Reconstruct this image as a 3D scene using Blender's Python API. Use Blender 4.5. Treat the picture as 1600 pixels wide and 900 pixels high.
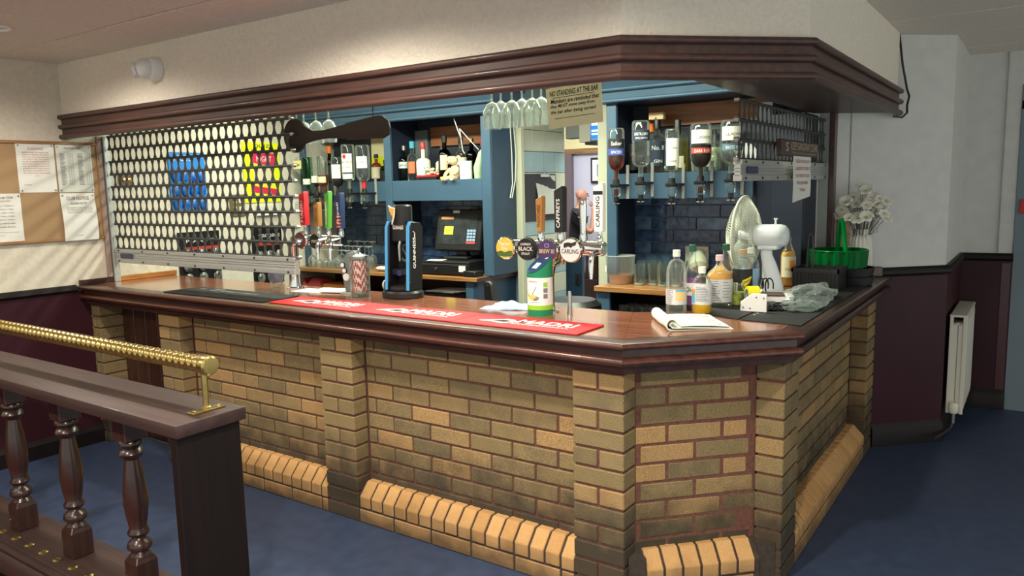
import bpy, bmesh, math, random
from mathutils import Vector, Matrix
random.seed(7)
for o in list(bpy.data.objects): bpy.data.objects.remove(o, do_unlink=True)
SC = bpy.context.scene
COL = SC.collection
PI = math.pi

# ---------------------------------------------------------------- camera
CAM_P = Vector((1.2206, -2.4623, 1.5794))
YAW, PITCH, ROLL, FPX = -0.6050, -0.1313, 0.0222, 1201.79
def cam_axes():
    f = Vector((math.sin(YAW)*math.cos(PITCH), math.cos(YAW)*math.cos(PITCH), math.sin(PITCH)))
    r = Vector((math.cos(YAW), -math.sin(YAW), 0))
    d = -(r.cross(f))
    c, s = math.cos(ROLL), math.sin(ROLL)
    return c*r + s*d, -s*r + c*d, f
CR, CD, CF = cam_axes()
cd = bpy.data.cameras.new('camera')
cam = bpy.data.objects.new('camera', cd); COL.objects.link(cam)
m = Matrix((CR, -CD, -CF)).transposed().to_4x4(); m.translation = CAM_P
cam.matrix_world = m
cd.sensor_width = 36; cd.lens = FPX*36/1600; cd.clip_start = 0.05
SC.camera = cam
def at(x, y, axis, val):
    """point of the photograph's pixel (1600x900) on the plane axis = val"""
    v = CF + CR*((x-800)/FPX) + CD*((y-450)/FPX)
    t = (val-CAM_P[axis])/v[axis]
    return CAM_P + v*t

# ---------------------------------------------------------------- world, exposure, lights
W = bpy.data.worlds.new('world'); SC.world = W; W.use_nodes = True
W.node_tree.nodes['Background'].inputs[0].default_value = (0.95, 0.985, 0.93, 1)
W.node_tree.nodes['Background'].inputs[1].default_value = 1.15
SC.view_settings.view_transform = 'Standard'; SC.view_settings.look = 'None'
SC.view_settings.gamma = 1; SC.view_settings.use_curve_mapping = False
SC.view_settings.exposure = 0.0
ROOM_W, BAR_W, FAR_W = 112, 19, 34
def lamp(name, kind, loc, power, col, size=0.1, sizey=None, rot=(0,0,0), spot=None, blend=0.5):
    l = bpy.data.lights.new(name, kind); l.energy = power; l.color = col
    if kind == 'AREA':
        l.size = size
        if sizey: l.shape = 'RECTANGLE'; l.size_y = sizey
    else: l.shadow_soft_size = size
    if kind == 'SPOT': l.spot_size = math.radians(spot); l.spot_blend = blend
    o = bpy.data.objects.new(name, l); COL.objects.link(o); o.location = loc; o.rotation_euler = rot
    return o
WARM = (1.0, 0.91, 0.78); TUBE = (0.93, 1.0, 0.80); COOL = (0.86, 0.95, 1.0)
# strip lights on the ceiling above the serving area, behind the pelmet
for x, k in ((-2.85, 0.72), (-1.85, 1.15), (-0.75, 1.3)):
    lamp('bar_strip_lamp', 'AREA', (x, 1.05, 2.30), BAR_W*1.6*k, TUBE, 1.1, 0.12)
lamp('passage_lamp', 'AREA', (-1.4, 3.2, 2.33), FAR_W*0.5, TUBE, 0.5, 0.5)
lamp('far_room_lamp', 'AREA', (-3.2, 5.5, 2.6), FAR_W*2.0, (0.92, 0.93, 1.0), 1.0, 1.0)

# recessed ceiling downlights of the front room (fittings are built with the ceiling)
DOWN = [(-2.86,-0.75,0.6),(-1.05,-0.75,0.9),(0.17,-1.0,1.3),(-2.86,-2.6,1.0),(-1.05,-2.6,1.2),(0.9,-2.6,2.8)]
for x, y, k in DOWN:
    lamp('downlight_lamp', 'SPOT', (x, y, 2.355), ROOM_W*k, WARM, 0.05, spot=165, blend=0.6)

# ---------------------------------------------------------------- materials
def S(r, g, b):
    def c(v):
        v /= 255.0
        return v/12.92 if v <= 0.04045 else ((v+0.055)/1.055)**2.4
    return (c(r), c(g), c(b), 1)
MATS = {}
def mat(name, col, rough=0.6, metal=0.0, noise=0.0, scale=20, stretch=(1,1,1), bump=0.0, col2=None, emit=0, spec=0.5, coat=0, rnd=0.0, detail=4):
    if name in MATS: return MATS[name]
    M = bpy.data.materials.new(name); M.use_nodes = True; MATS[name] = M
    nt = M.node_tree; b = nt.nodes['Principled BSDF']
    b.inputs['Base Color'].default_value = col; b.inputs['Roughness'].default_value = rough
    b.inputs['Metallic'].default_value = metal; b.inputs['Specular IOR Level'].default_value = spec
    if coat: b.inputs['Coat Weight'].default_value = coat; b.inputs['Coat Roughness'].default_value = 0.12
    if emit:
        b.inputs['Emission Color'].default_value = col; b.inputs['Emission Strength'].default_value = emit
    M.diffuse_color = col
    if noise or bump or col2:
        tc = nt.nodes.new('ShaderNodeTexCoord'); mp = nt.nodes.new('ShaderNodeMapping')
        mp.inputs['Scale'].default_value = stretch
        nt.links.new(tc.outputs['Object'], mp.inputs[0])
        nz = nt.nodes.new('ShaderNodeTexNoise'); nz.inputs['Scale'].default_value = scale; nz.inputs['Detail'].default_value = detail
        nt.links.new(mp.outputs[0], nz.inputs['Vector'])
        if noise or col2:
            rp = nt.nodes.new('ShaderNodeValToRGB')
            c2 = col2 or tuple(max(0, c*(1-noise)) for c in col[:3])+(1,)
            c1 = col if col2 else tuple(min(1, c*(1+noise)) for c in col[:3])+(1,)
            rp.color_ramp.elements[0].position = 0.33; rp.color_ramp.elements[1].position = 0.67
            rp.color_ramp.elements[0].color = c2; rp.color_ramp.elements[1].color = c1
            nt.links.new(nz.outputs['Fac'], rp.inputs[0]); nt.links.new(rp.outputs[0], b.inputs['Base Color'])
        if bump:
            bp = nt.nodes.new('ShaderNodeBump'); bp.inputs['Strength'].default_value = bump; bp.inputs['Distance'].default_value = 0.01
            nt.links.new(nz.outputs['Fac'], bp.inputs['Height']); nt.links.new(bp.outputs[0], b.inputs['Normal'])
    return M
def glass(name, tint=(1,1,1), refl=0.75, rough=0.03, edge=0.55, haze=0.05, rim=0.86):
    """thin clear glass or plastic: see-through with fresnel reflections"""
    if name in MATS: return MATS[name]
    M = bpy.data.materials.new(name); M.use_nodes = True; MATS[name] = M
    nt = M.node_tree; nt.nodes.clear()
    out = nt.nodes.new('ShaderNodeOutputMaterial'); mx = nt.nodes.new('ShaderNodeMixShader')
    tr = nt.nodes.new('ShaderNodeBsdfTransparent'); gl = nt.nodes.new('ShaderNodeBsdfGlossy')
    lw = nt.nodes.new('ShaderNodeLayerWeight'); lw.inputs['Blend'].default_value = edge*0.5
    mr = nt.nodes.new('ShaderNodeMapRange'); mr.inputs[3].default_value = 0.0; mr.inputs[4].default_value = refl
    mx2 = nt.nodes.new('ShaderNodeMix'); mx2.data_type = 'RGBA'
    mx2.inputs[6].default_value = tuple(tint)+(1,); mx2.inputs[7].default_value = tuple(c*rim for c in tint)+(1,)
    nt.links.new(lw.outputs['Facing'], mx2.inputs[0]); nt.links.new(mx2.outputs[2], tr.inputs[0])
    gl.inputs['Roughness'].default_value = rough; gl.inputs['Color'].default_value = (0.9,0.95,0.92,1)
    nt.links.new(lw.outputs['Fresnel'], mr.inputs[0]); nt.links.new(mr.outputs[0], mx.inputs[0])
    nt.links.new(tr.outputs[0], mx.inputs[1]); nt.links.new(gl.outputs[0], mx.inputs[2])
    # whitish haze, strongest at edges: painted-in brightness in place of refraction, and frosting
    tl = nt.nodes.new('ShaderNodeBsdfTranslucent'); df = nt.nodes.new('ShaderNodeBsdfDiffuse'); m2 = nt.nodes.new('ShaderNodeMixShader'); m3 = nt.nodes.new('ShaderNodeMixShader')
    hc = tuple(min(1, c*0.9+0.06) for c in tint)+(1,); tl.inputs[0].default_value = hc; df.inputs[0].default_value = hc
    nt.links.new(tl.outputs[0], m2.inputs[1]); nt.links.new(df.outputs[0], m2.inputs[2])
    hz = nt.nodes.new('ShaderNodeMapRange'); hz.inputs[3].default_value = haze*0.5; hz.inputs[4].default_value = min(0.9, haze*4.5)
    pw = nt.nodes.new('ShaderNodeMath'); pw.operation = 'POWER'; pw.inputs[1].default_value = 2.2
    nt.links.new(lw.outputs['Facing'], pw.inputs[0]); nt.links.new(pw.outputs[0], hz.inputs[0]); nt.links.new(hz.outputs[0], m3.inputs[0])
    nt.links.new(mx.outputs[0], m3.inputs[1]); nt.links.new(m2.outputs[0], m3.inputs[2])
    nt.links.new(m3.outputs[0], out.inputs[0])
    M.diffuse_color = tuple(tint)+(1,)
    return M
def wood(name, c1, c2, rough=0.35, axis=0, coat=0.3, scale=9):
    st = [14,14,14]; st[axis] = 1.0
    return mat(name, c1, rough, 0, 0.01, scale*0.35, tuple(st), 0.04, c2, coat=coat, detail=6)

# ---------------------------------------------------------------- mesh helpers
class MB:
    def __init__(s): s.v = []; s.f = []
    def add(s, vs, fs):
        n = len(s.v); s.v += [tuple(v) for v in vs]; s.f += [tuple(i+n for i in f) for f in fs]; return s
    def box(s, x0, x1, y0, y1, z0, z1):
        return s.add([(x0,y0,z0),(x1,y0,z0),(x1,y1,z0),(x0,y1,z0),(x0,y0,z1),(x1,y0,z1),(x1,y1,z1),(x0,y1,z1)],
                     [(3,2,1,0),(4,5,6,7),(0,1,5,4),(1,2,6,5),(2,3,7,6),(3,0,4,7)])
    def prism(s, poly, a, b, plane='xy'):
        """polygon extruded from a to b along the third axis"""
        n = len(poly)
        def P(p, h):
            return (p[0],p[1],h) if plane == 'xy' else ((p[0],h,p[1]) if plane == 'xz' else (h,p[0],p[1]))
        vs = [P(p,a) for p in poly] + [P(p,b) for p in poly]
        fs = [tuple(range(n))[::-1], tuple(range(n,2*n))] + [(i,(i+1)%n,n+(i+1)%n,n+i) for i in range(n)]
        return s.add(vs, fs)
    def lathe(s, prof, n=16, c=(0,0,0), axis=2, closed=False):
        """prof = [(radius, height)...]; axis 0/1/2"""
        vs = []; fs = []; idx = []
        for r, h in prof:
            if r < 1e-6:
                idx.append([len(vs)]*n); vs.append((0,0,h))
            else:
                idx.append(list(range(len(vs), len(vs)+n)))
                vs += [(r*math.cos(2*PI*k/n), r*math.sin(2*PI*k/n), h) for k in range(n)]
        for a in range(len(prof)-1):
            A, B = idx[a], idx[a+1]
            for k in range(n):
                q = [A[k], A[(k+1)%n], B[(k+1)%n], B[k]]
                u = []
                for i in q:
                    if i not in u: u.append(i)
                if len(u) > 2: fs.append(tuple(u))
        if prof[0][0] > 1e-6 and not closed: fs.append(tuple(idx[0][::-1]))
        if prof[-1][0] > 1e-6 and not closed: fs.append(tuple(idx[-1]))
        if axis == 0: vs = [(z,x,y) for x,y,z in vs]
        elif axis == 1: vs = [(y,z,x) for x,y,z in vs]
        return s.add([(x+c[0],y+c[1],z+c[2]) for x,y,z in vs], fs)
    def tube(s, pts, r, n=8, cap=True):
        pts = [Vector(p) for p in pts]; rs = r if isinstance(r, (list,tuple)) else [r]*len(pts)
        vs = []; fs = []; up = None
        for i, p in enumerate(pts):
            t = (pts[min(i+1,len(pts)-1)] - pts[max(i-1,0)]).normalized()
            if up is None:
                up = Vector((0,0,1)) if abs(t.z) < 0.9 else Vector((1,0,0))
            a = (up - t*up.dot(t)).normalized(); up = a; b = t.cross(a)
            vs += [p + (a*math.cos(2*PI*k/n) + b*math.sin(2*PI*k/n))*rs[i] for k in range(n)]
        for i in range(len(pts)-1):
            for k in range(n):
                fs.append((i*n+k, i*n+(k+1)%n, (i+1)*n+(k+1)%n, (i+1)*n+k))
        if cap: fs += [tuple(range(n))[::-1], tuple(range((len(pts)-1)*n, len(pts)*n))]
        return s.add(vs, fs)
    def ball(s, c, r, n=12, m=8, sq=(1,1,1)):
        prof = [(r*math.sin(PI*i/m), -r*math.cos(PI*i/m)) for i in range(m+1)]
        k = len(s.v); s.lathe(prof, n)
        for i in range(k, len(s.v)):
            v = s.v[i]; s.v[i] = (v[0]*sq[0]+c[0], v[1]*sq[1]+c[1], v[2]*sq[2]+c[2])
        return s
    def ring(s, c, R, r, n=24, m=8, axis=2):
        k = len(s.v)
        s.lathe([(R+r*math.cos(2*PI*i/m), r*math.sin(2*PI*i/m)) for i in range(m+1)], n, c, axis, closed=True)
        return s
    def xf(s, M, k=0):
        for i in range(k, len(s.v)): s.v[i] = tuple(M @ Vector(s.v[i]))
        return s
    def mesh(s, name, mt, smooth=35, bev=0, seg=1):
        me = bpy.data.meshes.new(name); me.from_pydata(s.v, [], s.f)
        bm = bmesh.new(); bm.from_mesh(me)
        bmesh.ops.remove_doubles(bm, verts=bm.verts, dist=1e-6)
        bmesh.ops.recalc_face_normals(bm, faces=bm.faces)
        if bev:
            es = [e for e in bm.edges if len(e.link_faces) == 2 and e.calc_face_angle(0) > 0.5]
            bmesh.ops.bevel(bm, geom=es, offset=bev, segments=seg, affect='EDGES', profile=0.5, clamp_overlap=True)
        bm.to_mesh(me); bm.free()
        if smooth:
            me.shade_smooth(); me.set_sharp_from_angle(angle=math.radians(smooth))
        if mt: me.materials.append(mt)
        return me
    def obj(s, name, mt, parent=None, loc=(0,0,0), rot=(0,0,0), smooth=35, bev=0, seg=1):
        return link(name, s.mesh(name, mt, smooth, bev, seg), parent, loc, rot)
def link(name, me, parent=None, loc=(0,0,0), rot=(0,0,0)):
    o = bpy.data.objects.new(name, me); COL.objects.link(o)
    o.location = loc; o.rotation_euler = rot
    if parent: o.parent = parent
    return o
def tag(o, label, cat, group=None):
    o['label'] = label; o['category'] = cat
    if group: o['group'] = group
    return o
def thing(name, label, cat, loc=(0,0,0), rz=0, group=None):
    o = bpy.data.objects.new(name, None); COL.objects.link(o); o.empty_display_size = 0.05
    o.location = loc; o.rotation_euler = (0,0,rz)
    return tag(o, label, cat, group)
def struct(o): o['kind'] = 'structure'; return o
def stuff(o): o['kind'] = 'stuff'; return o
def dup(root, loc, rz=None, label=None, rot=None):
    c = root.copy(); COL.objects.link(c); c.location = loc
    if rz is not None: c.rotation_euler = (0,0,rz)
    if rot is not None: c.rotation_euler = rot
    if label: c['label'] = label
    for ch in root.children:
        d = ch.copy(); COL.objects.link(d); d.parent = c
        for g in ch.children:
            e = g.copy(); COL.objects.link(e); e.parent = d
    return c
def offs(pts, o):
    """offset an open plan polyline to its right-hand (outer) side with mitred corners"""
    out = []
    P = [Vector(p) for p in pts]
    for i, p in enumerate(P):
        ns = []
        if i > 0: d = (P[i]-P[i-1]).normalized(); ns.append(Vector((d.y,-d.x)))
        if i < len(P)-1: d = (P[i+1]-P[i]).normalized(); ns.append(Vector((d.y,-d.x)))
        if len(ns) == 1: out.append(p + ns[0]*o)
        else:
            b = (ns[0]+ns[1]).normalized(); out.append(p + b*(o/b.dot(ns[0])))
    return out
def sweep(pts, prof, mb=None):
    """sweep a closed (offset, z) profile along a plan polyline"""
    mb = mb or MB(); n = len(prof); vs = []
    for k in range(len(pts)):
        for (o, z) in prof:
            q = offs(pts, o)[k]; vs.append((q.x, q.y, z))
    fs = []
    for k in range(len(pts)-1):
        for i in range(n):
            fs.append((k*n+i, k*n+(i+1)%n, (k+1)*n+(i+1)%n, (k+1)*n+i))
    fs += [tuple(range(n)), tuple(range((len(pts)-1)*n, len(pts)*n))[::-1]]
    return mb.add(vs, fs)
def bull(o0, o1, z0, z1, n=6):
    r = (z1-z0)/2; zc = (z0+z1)/2
    return [(o0,z0)] + [(o1-r+r*math.cos(-PI/2+PI*i/n), zc+r*math.sin(-PI/2+PI*i/n)) for i in range(n+1)] + [(o0,z1)]
_txt = {}
def text(name, s, mt, parent, org, right, up, w=None, h=None, depth=0.0006, shear=0, align='L', curve=None, font_w=1.0, bold=0.0):
    """flat raised lettering: lower-left corner org, fitted to width w and/or height h"""
    cu = bpy.data.curves.new(name, 'FONT'); cu.body = s; cu.size = 1; cu.extrude = 0; cu.shear = shear
    cu.resolution_u = 2; cu.offset = bold
    if align == 'C': cu.align_x = 'CENTER'
    o = bpy.data.objects.new(name, cu); COL.objects.link(o)
    dg = bpy.context.evaluated_depsgraph_get(); dg.update()
    me = bpy.data.meshes.new_from_object(o.evaluated_get(dg))
    bpy.data.objects.remove(o, do_unlink=True); bpy.data.curves.remove(cu)
    if not len(me.vertices): return None
    xs = [v.co.x for v in me.vertices]; ys = [v.co.y for v in me.vertices]
    x0, y0 = min(xs), min(ys); sx = max(xs)-x0; sy = max(ys)-y0
    if w and h: kx, ky = w/sx, h/sy
    elif w: kx = ky = w/sx
    else: kx = ky = h/sy
    right = Vector(right).normalized(); up = Vector(up).normalized(); nrm = right.cross(up)
    org = Vector(org)
    for v in me.vertices:
        a, b = (v.co.x-x0)*kx, (v.co.y-y0)*ky
        if curve:
            # wrap round a vertical cylinder: curve = (centre x, centre y, radius, start angle); a is arc length
            cx, cy, R, a0 = curve; th = a0 + a/R
            v.co = (cx+(R+depth)*math.cos(th), cy+(R+depth)*math.sin(th), org.z+b)
        else:
            v.co = org + right*a + up*b + nrm*depth
    me.materials.clear(); me.materials.append(mt)
    return link(name, me, parent)
# ================================================================ materials of the building
M_wall = mat('cream_wall_paint', S(214,206,188), 0.75, noise=0.05, scale=35, bump=0.25)
M_art = mat('textured_cream_paint', S(232,223,206), 0.7, noise=0.04, scale=60, bump=0.8)
M_grey = mat('pale_grey_wall_paint', S(204,204,198), 0.6, noise=0.04, scale=12, bump=0.08)
M_tile = mat('ceiling_tile_white', S(222,214,202), 0.9, noise=0.05, scale=40, bump=0.12)
M_grid = mat('ceiling_joint', S(120,112,104), 0.8)
M_maroon = mat('maroon_gloss_paint', S(54,21,30), 0.5, noise=0.12, scale=5, bump=0.03, spec=0.25)
M_black = mat('black_gloss_paint', S(24,18,20), 0.5, noise=0.2, scale=10, spec=0.25)
M_floor = mat('navy_vinyl_floor', S(57,71,98), 0.5, noise=0.10, scale=14, bump=0.04, col2=S(50,63,88))
M_carpet = mat('red_patterned_carpet', S(110,38,34), 0.95, scale=22, col2=S(58,24,26), bump=0.4)
M_mortar = mat('red_brown_mortar', S(104,66,54), 0.95, noise=0.18, scale=60, bump=0.4)
M_mah = wood('mahogany_x', S(86,47,34), S(54,29,22), 0.34, 0, 0.3)
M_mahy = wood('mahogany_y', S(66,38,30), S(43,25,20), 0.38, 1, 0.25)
M_mahz = wood('mahogany_z', S(78,42,32), S(50,27,22), 0.4, 2, 0.3)
M_mahd = wood('mahogany_dark', S(70,38,30), S(42,23,19), 0.35, 0, 0.3)
M_pelm = wood('pelmet_mahogany', S(82,53,44), S(61,40,35), 0.5, 0, 0.12)
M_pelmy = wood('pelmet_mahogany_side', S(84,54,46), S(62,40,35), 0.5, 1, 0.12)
M_soff = wood('soffit_board', S(150,100,66), S(120,76,50), 0.5, 0, 0.1)
M_top = wood('counter_top_wood', S(160,100,68), S(118,68,46), 0.22, 0, 0.6)
M_oak = wood('oak_worktop', S(176,124,70), S(142,94,50), 0.35, 0, 0.3)
M_litwood = wood('orange_lit_wood_y', S(196,130,66), S(160,100,48), 0.35, 1, 0.3)
M_darkwood = wood('dark_shelf_wood', S(72,44,32), S(48,29,22), 0.5, 0, 0.1)
M_blue = mat('slate_blue_paint', S(60,88,110), 0.42, noise=0.05, scale=6, bump=0.03)
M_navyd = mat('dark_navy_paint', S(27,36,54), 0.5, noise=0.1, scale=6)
M_navy = mat('navy_blue', S(37,62,84), 0.45, noise=0.08, scale=6)  # darker blue than the slate blue of the cabinet fronts
M_alu = mat('brushed_aluminium', S(176,178,174), 0.42, 0.45, noise=0.06, scale=30, stretch=(0.3,1,6))
M_link = mat('dark_grille_metal', S(70,72,70), 0.5, 0.4, noise=0.08, scale=40)
M_chrome = mat('chrome', S(225,226,224), 0.10, 1.0)
M_steel = mat('steel', S(180,182,180), 0.28, 1.0)
M_brass = mat('brass', S(190,168,104), 0.3, 1.0, noise=0.10, scale=30)
M_white = mat('white_plastic', S(232,232,226), 0.4)
M_offw = mat('off_white_plastic', S(214,212,196), 0.45)
M_blk = mat('black_plastic', S(22,22,24), 0.4)
M_blkm = mat('black_matt', S(16,16,18), 0.8)
M_paper = mat('white_paper', S(226,226,218), 0.85, noise=0.02, scale=30)
M_ink = mat('black_ink', S(28,28,30), 0.8)
M_inkr = mat('red_ink', S(170,60,60), 0.8)
M_inkg = mat('grey_ink', S(120,122,124), 0.8)
M_redp = mat('red_plastic', S(196,32,38), 0.45)
M_cork = mat('cork_board', S(164,134,98), 0.9, noise=0.08, scale=160)
M_trimc = mat('cream_gloss_trim', S(206,206,180), 0.45)

def brick_mat(name, ramp, grime, speck):
    M = bpy.data.materials.new(name); M.use_nodes = True; nt = M.node_tree; N = nt.nodes; L = nt.links
    b = N['Principled BSDF']; b.inputs['Roughness'].default_value = 0.85
    oi = N.new('ShaderNodeObjectInfo'); rp = N.new('ShaderNodeValToRGB')
    el = rp.color_ramp.elements
    while len(el) < len(ramp): el.new(0.5)
    for i, c in enumerate(ramp): el[i].position = i/(len(ramp)-1); el[i].color = c
    geo = N.new('ShaderNodeNewGeometry')
    nz0 = N.new('ShaderNodeTexNoise'); nz0.inputs['Scale'].default_value = 11; nz0.inputs['Detail'].default_value = 3
    L.new(geo.outputs['Position'], nz0.inputs['Vector'])
    mm = N.new('ShaderNodeMath'); mm.operation = 'MULTIPLY_ADD'; mm.inputs[1].default_value = 0.5; mm.inputs[2].default_value = -0.25
    L.new(nz0.outputs['Fac'], mm.inputs[0])
    ad = N.new('ShaderNodeMath'); ad.operation = 'ADD'; ad.use_clamp = True
    L.new(oi.outputs['Random'], ad.inputs[0]); L.new(mm.outputs[0], ad.inputs[1]); L.new(ad.outputs[0], rp.inputs[0])
    # speckle
    nz = N.new('ShaderNodeTexNoise'); nz.inputs['Scale'].default_value = 330; nz.inputs['Detail'].default_value = 2
    L.new(geo.outputs['Position'], nz.inputs['Vector'])
    r2 = N.new('ShaderNodeValToRGB'); r2.color_ramp.elements[0].position = 0.33; r2.color_ramp.elements[1].position = 0.62
    r2.color_ramp.elements[0].color = (speck,speck,speck,1); r2.color_ramp.elements[1].color = (1.12,1.12,1.08,1)
    L.new(nz.outputs['Fac'], r2.inputs[0])
    mu = N.new('ShaderNodeMix'); mu.data_type = 'RGBA'; mu.blend_type = 'MULTIPLY'; mu.inputs[0].default_value = 1
    L.new(rp.outputs[0], mu.inputs[6]); L.new(r2.outputs[0], mu.inputs[7])
    # ingrained dirt of the lowest courses
    sp = N.new('ShaderNodeSeparateXYZ'); L.new(geo.outputs['Position'], sp.inputs[0])
    nd = N.new('ShaderNodeTexNoise'); nd.inputs['Scale'].default_value = 9; nd.inputs['Detail'].default_value = 5
    L.new(geo.outputs['Position'], nd.inputs['Vector'])
    a2 = N.new('ShaderNodeMath'); a2.operation = 'MULTIPLY_ADD'; a2.inputs[1].default_value = grime[2]; L.new(nd.outputs['Fac'], a2.inputs[0])
    L.new(sp.outputs['Z'], a2.inputs[2])
    r3 = N.new('ShaderNodeMapRange'); r3.inputs[1].default_value = grime[0]; r3.inputs[2].default_value = grime[1]
    r3.inputs[3].default_value = grime[3]; r3.inputs[4].default_value = 0.0
    L.new(a2.outputs[0], r3.inputs[0])
    m3 = N.new('ShaderNodeMix'); m3.data_type = 'RGBA'; m3.inputs[7].default_value = S(44,38,30)
    L.new(r3.outputs[0], m3.inputs[0]); L.new(mu.outputs[2], m3.inputs[6]); L.new(m3.outputs[2], b.inputs['Base Color'])
    bp = N.new('ShaderNodeBump'); bp.inputs['Strength'].default_value = 0.35; bp.inputs['Distance'].default_value = 0.004
    L.new(nz.outputs['Fac'], bp.inputs['Height']); L.new(bp.outputs[0], b.inputs['Normal'])
    M.diffuse_color = ramp[len(ramp)//2]
    MATS[name] = M
    return M
M_brick = brick_mat('buff_brick', [S(120,104,74), S(150,127,87), S(136,117,80), S(162,133,89), S(178,141,93)], (0.38,0.62,0.34,0.86), 0.46)
M_plinth = brick_mat('orange_plinth_brick', [S(188,144,92), S(198,154,100), S(180,136,84)], (0.10,0.22,0.16,0.75), 0.86)

# ================================================================ floor, ceiling, walls
struct(MB().box(-6,4,-6,4.05,-0.1,0).obj('floor', M_floor, smooth=0))
struct(MB().box(-9,2,4.05,12.5,-0.18,-0.08).obj('floor_2', mat('far_floor', S(120,100,84), 0.5), smooth=0))
ceil = struct(MB().box(-6,4,-6,5,2.385,2.5).obj('ceiling', M_grid, smooth=0))
tm = MB().box(0.004,0.596,0.004,0.596,0,0.012).mesh('ceiling_tile', M_tile, 0, 0.004)
for i in range(-3, 8):
    for j in range(-5, 8):
        x = -1.94+0.61*i; y = -0.42+0.61*j
        if x < -3.8 and x+0.6 < -3.75: continue
        if x > 2.2 or y > 4.2: continue
        t = link('ceiling_tile', tm, ceil, (x, y, 2.372)); t.rotation_euler = (random.uniform(-1,1)*0.002, random.uniform(-1,1)*0.002, 0); t.scale = (1.01,1.01,1)
wl = struct(MB().box(-3.87,-3.75,-5,2.16,0,2.385).obj('wall_left', M_wall, smooth=0))
struct(MB().box(-3.75,-3.738,-5,-0.005,0.1,0.99).obj('trim_1', M_maroon, smooth=0))     # maroon dado panel, left
sec = [(0,0.985),(0.02,0.985),(0.034,1.0),(0.03,1.016),(0.016,1.022),(0.012,1.03),(0,1.03)]
struct(MB().prism([(-3.75+a,b) for a,b in sec], -5, -0.08, 'xz').obj('trim_2', M_black))
struct(MB().prism([(-3.75+a,b) for a,b in [(0,0),(0.032,0),(0.032,0.085),(0.02,0.1),(0.014,0.115),(0,0.115)]], -5, 0.0, 'xz').obj('baseboard_left', M_black))
FRONT = [(-3.75,0),(0,0),(0.451,0.452),(0.451,2.39)]
struct(sweep(FRONT, [(0.06,1.975),(0.06,2.385),(-0.06,2.385),(-0.06,1.975)]).obj('wall_front', M_art, smooth=0))
RW = [(0.12,2.052),(0.765,2.685),(0.765,3.58),(1.075,3.61)]
struct(sweep(RW, [(0,0),(0,2.385),(-0.1,2.385),(-0.1,0)]).obj('wall_right', M_grey, smooth=0))
RW2 = [(0.44,2.366),(0.765,2.685),(0.765,3.58),(1.07,3.61)]
struct(sweep(RW2, [(0.001,0.1),(0.012,0.1),(0.012,1.02),(0.001,1.02)]).obj('trim_3', M_maroon, smooth=0))
struct(sweep(RW2, [(0,1.015),(0.026,1.015),(0.04,1.03),(0.036,1.048),(0.02,1.056),(0.014,1.066),(0,1.066)]).obj('trim_4', M_black))
struct(sweep(RW2, [(0,0),(0.03,0),(0.03,0.1),(0.02,0.118),(0.012,0.135),(0,0.135)]).obj('baseboard_right', M_black))
struct(MB().box(0.985,0.992,3.585,3.6,1.07,2.385).obj('trim_5', M_grey, smooth=0))       # seam of the boxed-in pipe
struct(MB().box(1.012,1.062,3.587,3.597,0.14,1.0).obj('trim_6', mat('maroon_strip',S(74,36,44),0.3), smooth=0))
# far right doorway
d3 = struct(MB().box(1.30,2.2,3.66,3.70,0.015,2.0).obj('door_1', wood('light_oak_door', S(170,128,84), S(146,106,66), 0.4, 2), smooth=0))
struct(MB().box(1.066,1.29,3.60,3.72,0,2.06).box(2.2,2.36,3.6,3.72,0,2.06).box(1.066,2.36,3.6,3.72,2.0,2.16).obj('trim_7', mat('grey_blue_frame', S(112,128,136),0.45), smooth=0, bev=0.004))
struct(MB().box(1.075,4,3.70,3.8,0,2.385).obj('wall_back', M_grey, smooth=0))
tag(MB().box(0,0.03,-0.02,0.0,0,0.09).obj('door_sensor', M_redp, loc=(1.09,3.60,1.33), bev=0.004), 'small red box on the grey-blue door frame', 'door release')

# ================================================================ brick front of the bar
bar = thing('brick_bar_front', 'buff brick front of the bar with projecting piers, dark pointing and orange brick plinth', 'bar front', (0,0,0))
BR = []      # (length, depth, x, y, course, angle)
def zc(k): return 0.9-0.075*k
def put(L, D, x, y, k, ang): BR.append((round(L,3), round(D,3), x, y, k, ang))
def run(p, ang, total, odd, even, ks, D=0.09):
    ux, uy = math.cos(ang), math.sin(ang)
    for k in ks:
        t = odd[0] if k % 2 else even[0]; first = odd[1] if k % 2 else even[1]; i = 0
        while t < total-0.02:
            L = first if i == 0 else 0.215
            L = min(L, total-t)
            j = random.uniform(-1,1)*0.0015
            put(L, D, p[0]+ux*t-uy*j, p[1]+uy*t+ux*j, k, ang)
            t += L+0.01; i += 1
PAN = range(1, 11)
CH = math.atan2(0.352, 0.335)
# piers: corner pier
for k in range(1, 13):
    if k % 2:
        put(0.1025,0.098,-0.215,0,k,0); put(0.1025,0.098,-0.1025,0,k,0)
    else: put(0.215,0.098,-0.215,0,k,0)
# chamfer panel
for k in PAN:
    ux, uy = math.cos(CH), math.sin(CH)
    for t, L in (((0.022,0.215),(0.247,0.240)) if k % 2 else ((0.0,0.122),(0.134,0.215),(0.359,0.146))):
        put(L, 0.09, ux*t, 0.1+uy*t, k, CH)
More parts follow.
